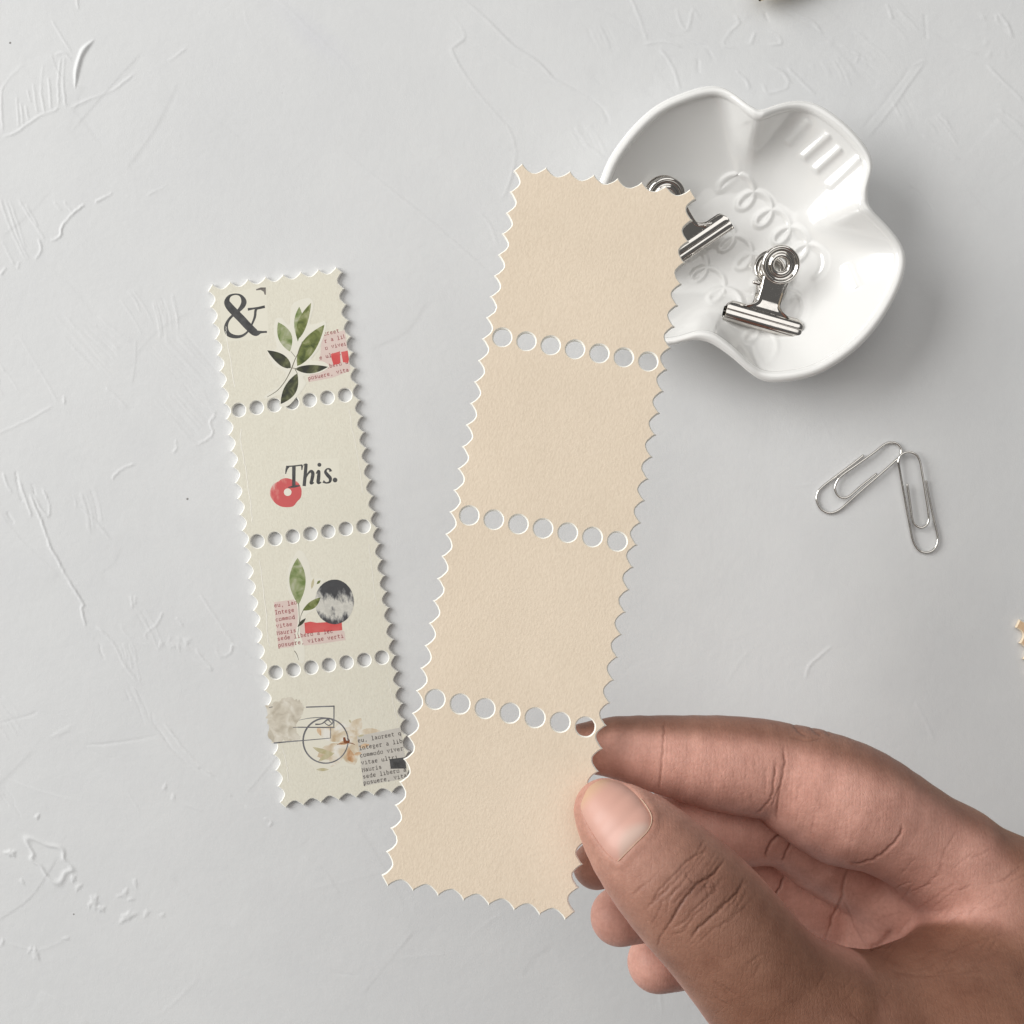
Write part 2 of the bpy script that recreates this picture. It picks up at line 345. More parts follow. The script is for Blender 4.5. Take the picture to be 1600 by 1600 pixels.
zc = TH/2 + 0.00012
MA = frame_matrix(P(485.5, 834, zc), P(568, 818, zc)-P(402, 845, zc), P(457, 629, zc)-P(514.5, 1038, zc))
flat_strip, _c = strip(MA, M_CREAM, M_PEDGE, CARD_LOW)
tag(flat_strip, "cream scalloped stamp strip with leaf, text and postmark stickers, lying on plaster", "stamp strip", "scalloped stamp strips")
MB = frame_matrix(P(848.5, 826, .1035), P(964, 846, .1042)-P(733, 806, .1028), P(898.5, 542.5, .0992)-P(796, 1116.5, .1070))
held_strip, _c = strip(MB, M_KRAFT, M_KEDGE); curl(_c.data)
tag(held_strip, "blank beige kraft stamp strip with scalloped edges held up between thumb and finger", "stamp strip", "scalloped stamp strips")
def third():
    a = math.radians(-13.0)   # photo: edge leans right going down
    x = Vector((math.cos(-a), math.sin(-a), 0)); y = Vector((-math.sin(-a), math.cos(-a), 0))
    tl = P(1583.5, 970, zc)
    o = tl + x*W2 - y*L2
    r, c = strip(frame_matrix(o, x, y), M_TAN, M_TANEDGE)
    tag(r, "scalloped corner of a tan stamp strip at the right edge, level with the paper clips", "stamp strip", "scalloped stamp strips")
third()

# ---- prints and stickers on the cream strip
MAi = MA.inverted()
ZT = zc + TH/2
_lay = [0]
def loc(px, py, dz=0.0):
    v = MAi @ P(px, py, ZT + dz); v.x = min(v.x, W2 - 0.0016); return v
def prints(name, polys, m, parent, level, world_px=True):
    """flat polygons (photo pixel outlines) as one thin printed piece lying on the card"""
    V, F = [], []; _lay[0] += 1
    for k, poly in enumerate(polys):
        dz = 0.000004 + 0.000002*level + 0.0000001*k + 0.00000025*_lay[0]
        v3 = [loc(x, y, dz + (0.0000001*min(i, len(poly)-1-i) if isinstance(poly, Ribbon) else 0)) for i, (x, y) in enumerate(poly)]; base = len(V); V += v3
        if isinstance(poly, Ribbon):
            nv = len(v3); tris = [t for i in range(nv//2-1) for t in ((i, i+1, nv-2-i), (i, nv-2-i, nv-1-i))]
        else: tris = tessellate_polygon([v3])
        for t in tris:
            a, b, c = (v3[i] for i in t)
            t = t if (b-a).cross(c-a).z > 0 else (t[0], t[2], t[1])
            F.append([base+i for i in t])
    return link(name, pymesh(name, V, F), m, parent)
class Ribbon(list): pass
def stroke(pts, widths, n=6, smooth=True):
    """variable-width pen stroke -> polygon list"""
    d = np.column_stack([np.asarray(pts, float), np.broadcast_to(np.asarray(widths, float), (len(pts),))])
    q = catmull(d, n) if smooth and len(pts) > 2 else d
    t = np.gradient(q[:, :2], axis=0); t /= np.linalg.norm(t, axis=1, keepdims=True)+1e-9
    nrm = np.column_stack([-t[:, 1], t[:, 0]]); w = q[:, 2:3]/2
    return Ribbon([tuple(p) for p in np.vstack([q[:, :2]+nrm*w, (q[:, :2]-nrm*w)[::-1]])])
def circle(x, y, r, n=28, ry=None, jitter=0.0):
    return [(x+r*(1+random.uniform(-jitter, jitter))*math.cos(a), y+(ry or r)*(1+random.uniform(-jitter, jitter))*math.sin(a)) for a in np.linspace(0, 2*math.pi, n, endpoint=False)]
def leafshape(base, tip, w, bend=0.0, fat=0.5, n=12):
    b = np.array(base, float); t = np.array(tip, float); d = t-b; L = np.linalg.norm(d); d /= L; nn = np.array([-d[1], d[0]])
    l, r = [], []
    for i in range(n+1):
        u = i/n; ww = w*(math.sin(math.pi*u**(math.log(.5)/math.log(fat)))**0.85)/2 if 0 < u < 1 else 0.2
        c = b+d*L*u+nn*bend*math.sin(math.pi*u); l.append(tuple(c+nn*ww)); r.append(tuple(c-nn*ww))
    return l+r[::-1]

def ink(name, c, c2=None, sc_=700, rough=0.6):
    def f(n, b):
        n.L(n.ramp(n.noise(sc_, 3), [(0.3, c), (0.7, c2 or tuple(x*1.25+.01 for x in c))]), b.inputs["Base Color"])
        b.inputs["Specular IOR Level"].default_value = .3
    return mat(name, c, rough, build=f)
M_INK = ink("dark_grey_ink", (.055, .055, .055), (.10, .10, .10))
M_TINK = ink("typewriter_ink", (.07, .06, .055), (.22, .20, .18), 900)
M_RINK = ink("maroon_ink", (.26, .05, .055), (.42, .14, .14), 900)
M_RED = ink("red_paint", (.62, .075, .075), (.68, .15, .14), 260)
M_LINE = ink("grey_line_ink", (.10, .10, .11), (.24, .24, .25), 300)
M_FILM = ink("sticker_film", (.785, .76, .66), (.805, .78, .685), 200, .42)
M_PINKFILM = ink("pink_sticker_film", (.70, .56, .51), (.73, .60, .545), 200, .4)
M_GREYFILM = ink("grey_sticker_film", (.58, .55, .50), (.64, .61, .55), 200, .4)
M_FLIGHT = mat("film_edge", (.80, .77, .69), .4)
M_CLEAR = ink("clear_sticker_film", (.77, .74, .63), (.795, .765, .655), 60, .5)
def water(name, stops, sc_=330):
    def f(n, b): n.L(n.ramp(n.noise(sc_, 3, .5, dist=.6), stops), b.inputs["Base Color"]); b.inputs["Specular IOR Level"].default_value = .3
    return mat(name, stops[0][1], .5, build=f)
M_LEAF_L = water("pale_green_watercolour", [(.35, (.16, .22, .07)), (.5, (.30, .34, .17)), (.65, (.46, .47, .34))])
M_LEAF_M = water("mid_green_watercolour", [(.33, (.06, .08, .025)), (.5, (.17, .20, .06)), (.66, (.36, .37, .20))])
M_LEAF_D = water("dark_green_watercolour", [(.38, (.035, .036, .03)), (.55, (.07, .075, .04)), (.72, (.19, .20, .10))])
M_TWIG = ink("twig_ink", (.10, .09, .065), (.22, .2, .14), 300)
M_PETAL = water("pale_petal_watercolour", [(.32, (.56, .43, .28)), (.48, (.70, .61, .47)), (.64, (.82, .79, .72))], 260)
M_RUST = water("rust_watercolour", [(.3, (.50, .27, .13)), (.5, (.66, .47, .30)), (.7, (.74, .64, .50))], 400)
M_OLIVE = water("olive_watercolour", [(.3, (.46, .41, .22)), (.6, (.60, .55, .39)), (.75, (.68, .64, .51))], 300)
M_WASHI = water("torn_beige_paper", [(.3, (.50, .45, .36)), (.5, (.64, .59, .49)), (.7, (.75, .71, .62))], 420)
def b_moon(n, b):
    # charcoal disc crossed by a dry white brush sweep
    sx = n.nt.nodes.new("ShaderNodeSeparateXYZ"); n.L(n.coord, sx.inputs[0])
    c = loc(515, 945)
    y = n.math('SUBTRACT', n.math('SUBTRACT', sx.outputs[1], c.y), n.math('MULTIPLY', n.math('SUBTRACT', sx.outputs[0], c.x), -.45))
    w = n.math('ADD', n.math('DIVIDE', y, 0.0047), n.math('MULTIPLY', n.math('SUBTRACT', n.noise(420, 4, .65, n.mapping((1, .4, 1), .9)), .5), 3.4))
    band = n.math('SUBTRACT', 1.0, n.math('ABSOLUTE', n.math('ADD', w, 0.0)), True)
    col = n.ramp(band, [(.05, (.06, .06, .065)), (.28, (.20, .20, .20)), (.62, (.66, .64, .58))])
    col = n.mix(col, n.ramp(n.noise(900, 3), [(.4, (.75, .75, .75)), (.65, (1, 1, 1))]), .6, 'MULTIPLY')
    n.L(col, b.inputs["Base Color"])
M_MOON = mat("charcoal_brush_disc", (.1, .1, .1), .6, build=b_moon)
def b_redc(n, b):
    sx = n.nt.nodes.new("ShaderNodeSeparateXYZ"); n.L(n.coord, sx.inputs[0]); c = loc(446, 769)
    u = n.math('ADD', n.math('MULTIPLY', n.math('SUBTRACT', sx.outputs[0], c.x), -0.75), n.math('SUBTRACT', sx.outputs[1], c.y))
    w = n.math('ADD', n.math('DIVIDE', u, 0.0085), n.math('MULTIPLY', n.math('SUBTRACT', n.noise(600, 3, .6, n.mapping((1, .35, 1), -.7)), .5), 2.6))
    n.L(n.ramp(w, [(.10, (.60, .10, .10)), (.35, (.66, .20, .18)), (.62, (.71, .50, .45))]), b.inputs["Base Color"])
M_REDC = mat("red_watercolour_dot", (.6, .1, .1), .55, build=b_redc)

# tiny typewriter face: strokes in a 4 x 6 cell, baseline 0, x-height 4
G = {'o': [[(.4,.2),(3.3,.2),(3.3,3.9),(.4,3.9),(.4,.2)]], 'n': [[(.5,0),(.5,4)],[(.5,3.3),(2,4),(3.2,3.5),(3.2,0)],[(0,0),(1.2,0)],[(2.6,0),(3.9,0)]], 'u': [[(.5,4),(.5,.6),(1.6,0),(3.2,.6)],[(3.2,4),(3.2,0),(3.9,0)],[(0,4),(.6,4)]],
     'e': [[(.4,2.1),(3.3,2.1),(3.2,3.6),(1.8,4),(.5,3.2),(.4,.8),(1.6,0),(3.4,.5)]], 'a': [[(.6,3.7),(2,4),(3,3.4),(3,0),(3.8,0)],[(3,2.3),(1,2.2),(.3,1.1),(1.2,0),(3,.7)]], 'i': [[(.6,4),(2,4),(2,0)],[(.4,0),(3.6,0)],[(1.9,5.2),(2.1,5.7)]],
     't': [[(1.4,5.4),(1.4,.6),(2.4,0),(3.5,.5)],[(.3,3.9),(3.4,3.9)]], 'l': [[(.7,6),(2,6),(2,0)],[(.4,0),(3.6,0)]], 'r': [[(1,4),(1,0)],[(.2,0),(2.4,0)],[(1,2.8),(2.2,4),(3.6,3.6)],[(.2,4),(1,4)]], 'c': [[(3.3,3.3),(2,4),(.6,3.3),(.4,.9),(1.8,0),(3.4,.7)]],
     'm': [[(.3,0),(.3,4)],[(.3,3.6),(1.4,4),(1.9,3.4),(1.9,0)],[(1.9,3.5),(3,4),(3.5,3.4),(3.5,0)]], 'd': [[(3.2,6),(3.2,0),(3.9,0)],[(3.2,3.4),(1.8,4),(.5,3.2),(.5,.7),(1.8,0),(3.2,.7)],[(2.4,6),(3.2,6)]], 'v': [[(.3,4),(1.9,0),(3.5,4)],[(0,4),(1.1,4)],[(2.7,4),(3.9,4)]],
     's': [[(3.2,3.2),(2,4),(.6,3.3),(1,2.3),(2.8,1.8),(3.3,.9),(2,0),(.4,.8)]], 'p': [[(.6,4),(.6,-1.8)],[(.6,3.3),(2,4),(3.3,3.2),(3.3,.8),(2,0),(.6,.7)],[(0,-1.8),(1.6,-1.8)]], 'q': [[(3.2,4),(3.2,-1.8)],[(3.2,3.3),(1.8,4),(.5,3.2),(.5,.8),(1.8,0),(3.2,.7)]],
     'b': [[(.6,6),(.6,0)],[(.6,3.3),(2,4),(3.3,3.2),(3.3,.8),(2,0),(.6,.7)],[(0,6),(.6,6)]], 'g': [[(.5,2.4),(1.6,1.4),(3,2.2),(2.8,3.6),(1.2,4),(.5,2.4)],[(3.3,4),(2.8,3.6)],[(.8,1.2),(1.2,.2),(3.2,0),(3,-1.4),(.8,-1.6),(.6,-.5)]],
     'I': [[(2,5.8),(2,0)],[(.5,5.8),(3.5,5.8)],[(.5,0),(3.5,0)]], 'M': [[(.4,0),(.4,5.6),(2,2.4),(3.6,5.6),(3.6,0)],[(0,0),(1.1,0)],[(2.9,0),(4,0)]], ',': [[(2,.6),(2.1,-.4),(1.4,-1.5)]], '.': [[(1.8,.2),(2.1,.5)]], ' ': []}
def typeline(text, p0, p1, n_full, h=0.95, lw=1.0, skip=0, wob=.25):
    """text set along p0->p1 (the span n_full characters would take)"""
    p0 = np.array(p0, float); d = (np.array(p1, float)-p0)/n_full; adv = np.linalg.norm(d); ux = d/adv; uy = np.array([ux[1], -ux[0]])
    out = []; sx_ = adv/5.0
    for i, ch in enumerate(text):
        if i < skip: continue
        o = p0+d*i+uy*random.uniform(-wob, wob)
        for st in G.get(ch, []):
            pts = [tuple(o+ux*x*sx_+uy*y*h*sx_*1.05) for x, y in st]
            if max(loc(*q_).x for q_ in pts) > W2-0.00175: continue
            out.append(stroke(pts, lw, smooth=False))
    return out

def stickers():
    root = flat_strip
    # ------ panel 1: ampersand
    a = prints("ampersand_sticker", [[(344,462),(386,452),(404,446),(416,448),(420,523),(404,530),(350,534),(345,500)]], M_CLEAR, root, 1)
    def z1(x, y): return (320+x/6.4, 410+y/6.4)
    amp = stroke([z1(*p) for p in [(622,695),(560,697),(505,702),(430,635),(360,560),(290,490),(238,430),(222,385),(250,335),(310,318),(362,335),(390,385),(380,430),(340,480),(290,520),(235,580),(212,650),(235,715),(300,742),(370,735),(430,690),(470,620),(500,545),(512,470),(560,455),(600,445)]],
                 [x/6.4 for x in [20,26,70,78,78,78,72,52,26,15,26,52,50,34,24,26,40,46,36,26,18,18,24,24,20,22]], 5)
    bar = stroke([z1(430,470), z1(520,455), z1(600,440)], [4.2, 2.6, 3.4])
    prints("ampersand", [amp, bar], M_INK, a, 5)
    prints("letter_corner", [[z1(*p) for p in [(512,268),(560,250),(610,250),(610,324),(598,322),(590,295),(560,275),(515,280)]]], M_TINK, a, 5)
    # ------ panel 1: typewriter scrap under the sprig
    t = prints("pink_text_sticker", [[(503,524),(546,515),(547,530),(549,560),(555,578),(520,590),(483,597),(482,590),(500,560)]], M_PINKFILM, root, 2)
    ls = [("eu, laoreet qua", (477,531)), ("Integer a liber", (478,542)), ("commodo viver", (479,553)), ("vitae ultri", (480,566)), ("sede libero a", (481,582)), ("posuere, vitae", (482,594))]
    dirv = np.array([70, -15.5])
    for s, p in ls:
        k0 = 0 if s.startswith("pos") else (4 if s[0] in "vs" else 6)
        prints("text_line", typeline(s, p, tuple(np.array(p)+dirv), 14.2, skip=k0, lw=1.0), M_RINK, t, 6)
    prints("red_block", [[(517,553),(531,549),(532,566),(529,569),(521,570),(518,560)], [(533,550),(549,547),(552,550),(549,556),(551,560),(545,562),(544,567),(536,566)]], M_RED, t, 8)
    # ------ panel 1: leaf sprig
    f = prints("leaf_sprig_sticker", [list(map(tuple, catmull([(417,548),(432,545),(428,520),(430,500),(440,497),(452,508),(455,480),(465,470),(484,466),(490,478),(484,505),(497,505),(508,502),(509,515),(498,545),(486,562),(505,565),(514,573),(500,582),(474,588),(478,600),(462,622),(450,634),(437,634),(438,618),(418,623),(414,618),(440,600),(446,582),(428,570)], 5, True)))], M_FILM, root, 10)
    def Lf(b, tip, w, m, bend=0, fat=.5): prints("leaf", [leafshape(z1(*b), z1(*tip), w/6.4, bend/6.4, fat)], m, f, 12)
    Lf((850,890), (735,600), 135, M_LEAF_L, 10, .5); Lf((930,790), (945,445), 90, M_LEAF_L, 0, .55); Lf((925,770), (1062,405), 95, M_LEAF_M, -10, .42)
    Lf((925,1035), (1195,625), 150, M_LEAF_M, -14, .45); Lf((860,1055), (625,880), 105, M_LEAF_D, 10, .4); Lf((905,1065), (1230,1045), 85, M_LEAF_D, 12, .45)
    Lf((925,1110), (760,1415), 125, M_LEAF_D, -15, .5)
    prints("twig", [stroke([z1(*p) for p in [(625,1345),(720,1285),(790,1205),(835,1130),(870,1055),(905,965),(945,880),(975,790)]], [.7,1.0,1.2,1.3,1.6,1.1,.9,.6]), stroke([z1(*p) for p in [(905,945),(860,890)]], [.9,.7], smooth=False), stroke([z1(*p) for p in [(870,1055),(930,1065)]], [1.2,.8], smooth=False), stroke([z1(*p) for p in [(900,1065),(925,1110)]], [1.2,.8], smooth=False)], M_TWIG, f, 14)
    # ------ panel 2: red dot and word
    def z2(x, y): return (400+x/10, 690+y/10)
    rp = [z2(*p) for p in [(470,570),(540,585),(640,625),(690,690),(712,770),(700,870),(640,940),(580,1010),(480,1025),(380,1010),(290,950),(225,850),(222,760),(270,670),(350,620),(400,585)]]
    r = prints("red_dot_sticker", [list(map(tuple, catmull(rp, 4, True)))], M_REDC, root, 2)
    prints("dot_centre", [circle(449.5, 769, 6, 20)], M_FILM, r, 4)
    w = prints("word_sticker", [[(441,722),(482,718),(530,716),(531,756),(480,762),(448,766)]], M_CLEAR, root, 1)
    def st(pts, wd, n=6, sm=True): return stroke([z2(*p) for p in pts], [x/10 for x in wd], n, sm)
    T = [st([(592,375),(590,695)], [56,52], sm=False), st([(470,390),(600,380),(725,366)], [22,20,22]), st([(500,388),(478,430),(462,505)], [50,34,12]), st([(720,372),(716,445)], [34,14], sm=False), st([(503,716),(600,700),(690,688)], [12,36,14])]
    h = [st([(782,345),(772,480),(752,695)], [50,52,52]), st([(740,368),(790,345)], [14,20], sm=False), st([(765,600),(810,505),(860,462),(888,500),(872,600),(862,650),(905,640)], [16,26,44,54,52,46,16])]
    i_ = [circle(*z2(990,362), 3.1, 18), st([(938,500),(980,460),(978,560),(972,640),(1020,635)], [14,44,54,50,16])]
    s = [st([(1168,468),(1150,430),(1105,430),(1085,475),(1120,525),(1160,575),(1150,630),(1095,645),(1048,622)], [44,30,22,44,56,52,34,24,44])]
    prints("word_lettering", T+h+i_+s+[circle(*z2(1235,600), 3.7, 20)], M_INK, w, 8)
    # ------ panel 3: moon, leaf, text
    def z3(x, y): return (410+x/8, 850+y/8)
    m = prints("brushed_disc_sticker", [circle(*z3(900,724), 30.5, 40, 35.0, .006)], M_MOON, root, 6)
    t = prints("red_text_sticker", [[(428,941),(470,935),(478,980),(538,986),(540,1000),(500,1006),(435,1013)]], M_PINKFILM, root, 1)
    d = np.array([103, -15.0])
    for sx_, p, nmax in (("eu, laoreet", (429,949), 7), ("Integer a", (430,960), 6), ("commodo", (431,971), 6), ("vitae ul", (432,981), 5), ("Mauris", (433,992), 6), ("sede libero a lec", (434,1001), 17), ("posuere, vitae verti", (435,1011), 20)):
        prints("text_line", typeline(sx_[:nmax], p, tuple(np.array(p)+d), 20, lw=1.05), M_RINK, t, 5)
    prints("red_block", [[z3(*p) for p in [(525,985),(600,970),(680,985),(990,965),(998,1078),(535,1118)]]], M_RED, t, 4)
    f = prints("leaf_spray_sticker", [list(map(tuple, catmull([z3(*p) for p in [(470,80),(530,130),(590,260),(620,420),(760,440),(740,600),(700,690),(690,790),(560,880),(520,960),(470,1020),(480,1150),(525,1300),(520,1480),(450,1470),(400,1330),(415,1100),(440,980),(430,760),(340,620),(310,480),(330,300),(420,110)]], 4, True)))], M_FILM, root, 3)
    def L3(b, tip, w_, mm, bend=0, fat=.5): prints("leaf", [leafshape(z3(*b), z3(*tip), w_/8, bend/8, fat)], mm, f, 5)
    L3((450,760), (440,175), 205, M_LEAF_L, -6, .52); L3((505,830), (725,670), 95, M_LEAF_M, 14, .5); L3((440,1035), (540,930), 40, M_LEAF_D); L3((615,560), (640,430), 34, M_OLIVE); L3((680,500), (725,455), 30, M_LEAF_M)
    prints("twig", [stroke([z3(*p) for p in [(455,1455),(430,1380),(400,1335)]], [.5,.9,1.2]), stroke([z3(*p) for p in [(450,740),(456,800),(460,1000),(440,1130)]], [1.3,.9,.7,.5]), stroke([z3(*p) for p in [(510,830),(480,900),(465,990)]], [1.0,.8,.6])], M_TWIG, f, 6)
    # ------ panel 4: torn paper, postmark, flower, text
    def z4(x, y): return (400+x/6.154, 1070+y/6.154)
    tp = catmull([z4(*p) for p in [(105,210),(160,185),(220,150),(300,120),(380,130),(440,175),(470,215),(440,290),(400,350),(390,430),(420,520),(300,545),(165,550),(110,500),(120,420),(105,330)]], 5, True); tp += rng.normal(0, 1.3, tp.shape)
    tw = prints("torn_paper_sticker", [list(map(tuple, tp))], M_WASHI, root, 2)
    pm = prints("postmark_sticker", [list(map(tuple, catmull([z4(*p) for p in [(400,215),(740,200),(770,300),(880,420),(900,560),(860,700),(760,790),(600,800),(470,720),(430,560),(390,530),(170,560),(165,545),(390,510),(380,400)]], 3, True)))], M_CLEAR, root, 1)
    ring = np.array(circle(*z4(668,537), 36.2, 64)); inner = np.array(circle(*z4(670,538), 34.0, 64)); pol = [tuple(p) for p in ring]+[tuple(ring[0])]
    rp_ = [[tuple(ring[k]), tuple(ring[(k+1) % 64]), tuple(inner[(k+1) % 64]), tuple(inner[k])] for k in range(64)]
    prints("postmark_ring", rp_, M_LINE, pm, 9)
    def ln(a_, b_, w_): return stroke([z4(*a_), z4(*b_)], [w_, w_], smooth=False)
    prints("postmark_lines", [ln((480,215),(755,205),2.0), ln((750,205),(748,412),1.7), ln((400,408),(755,410),1.7), stroke([z4(*p) for p in [(415,340),(520,320),(640,315),(750,330)]], [.6,1.0,1.2,.9]), ln((718,412),(716,515),1.1), stroke([z4(*p) for p in [(170,560),(330,545),(520,530),(718,512)]], [2.0,1.8,1.4,1.1]), ln((355,410),(400,408),1.0), ln((125,218),(160,212),1.2)], M_LINE, pm, 11)
    prints("ink_scribble", [stroke([z4(*p) for p in [(570,380),(630,375),(680,340),(720,330),(740,360),(700,390),(660,360),(690,335),(735,380)]], [2.6,1.6,2.2,1.4,1.8,1.6,1.2,1.8,1.0])], M_LINE, pm, 12)
    fl = prints("flower_sticker", [list(map(tuple, catmull([z4(*p) for p in [(880,330),(1000,300),(1130,430),(1200,520),(1090,650),(980,800),(860,780),(700,830),(560,800),(500,640),(560,470),(700,400)]], 4, True)))], M_CLEAR, root, 3)
    def pet(b, tip, w_, mm, bend=0, fat=.5): prints("petal", [leafshape(z4(*b), z4(*tip), w_/6.154, bend/6.154, fat)], mm, fl, 5)
    for tip_, w_, mm, bd in (((600,440),150,M_PETAL,20), ((590,690),150,M_PETAL,-16), ((720,790),130,M_PETAL,10), ((950,770),150,M_PETAL,8), ((1130,640),120,M_PETAL,-8), ((1190,440),150,M_PETAL,14), ((1010,320),130,M_PETAL,0), ((790,350),130,M_PETAL,0)):
        pet((865,550), tip_, w_, mm, bd, .58)
    pet((890,590), (930,745), 80, M_RUST, 8, .65); pet((545,600), (740,655), 46, M_OLIVE, 12); pet((600,735), (755,655), 46, M_OLIVE, -8); pet((580,815), (700,815), 30, M_OLIVE); pet((600,410), (625,490), 42, M_RUST, 4, .35)
    pet((980,500), (1040,480), 20, M_OLIVE); pet((895,335), (912,365), 18, M_OLIVE); pet((990,600), (1090,575), 44, M_RUST); pet((945,672), (1015,655), 34, M_RUST); pet((790,570), (905,545), 40, M_RUST)
    prints("flower_centre", [stroke([z4(*p) for p in [(848,505),(858,545),(895,550)]], [3.4,4.6,3.6]), stroke([z4(*p) for p in [(880,510),(890,545),(850,560)]], [2.2,3.6,2.0]), stroke([z4(*p) for p in [(780,575),(840,560),(910,560),(950,575)]], [.8,1.4,1.4,.8])], ink("brown_ink", (.14, .045, .02), (.28, .10, .04)), fl, 8)
    t = prints("black_text_sticker", [[(558,1150),(600,1142),(642,1134),(642,1215),(600,1222),(568,1228)]], M_GREYFILM, root, 4)
    for s_, p in (("eu, laoreet qua", (559.5,1160)), ("Integer a liber", (561.5,1172)), ("commodo viver", (563,1183.5)), ("vitae ultri", (565,1195)), ("Mauris", (566,1206)), ("sede libero a", (567.5,1216.5)), ("posuere, vitae", (568.5,1226))):
        prints("text_line", typeline(s_, p, tuple(np.array(p)+np.array([79, -13.5])), 15, lw=1.15), M_TINK, t, 9)
    prints("black_block", [[z4(*p) for p in [(1283,715),(1420,698),(1475,690),(1478,800),(1295,808)]]], M_INK, t, 12)
    # ------ raised wavy film edges along both long sides
    def film_edge(pts, w_=.75, h=0.000045):
        q = catmull(pts, 6); q[1:-1] += rng.normal(0, .5, q[1:-1].shape); V, F = [], []
        for k, (x, y) in enumerate(q):
            V += [loc(x-w_, y, 0.000002), loc(x, y, h), loc(x+w_, y, 0.000002)]
            if k: b = 3*k; F += [(b-3, b, b+1, b-2), (b-2, b+1, b+2, b-1)]
        link("film_edge", pymesh("film_edge", V, F), M_FLIGHT, root)
    film_edge([(353,510),(354,525),(357,545),(361,565),(364,585),(367,605)]); film_edge([(377,670),(376,690),(380,710),(385,740),(388,765),(392,790),(394,815)]); film_edge([(405,875),(409,900),(413,930),(416,960),(418,995),(422,1010)]); film_edge([(441,1168),(445,1180),(449,1200),(450,1222)])
    film_edge([(546,640),(549,665),(554,690),(560,720),(564,745),(566,770)], .6, .00003); film_edge([(576,850),(580,880),(584,915),(588,945)], .6, .00003); film_edge([(606,1060),(611,1080),(617,1110),(622,1130)], .6, .00003)
stickers()

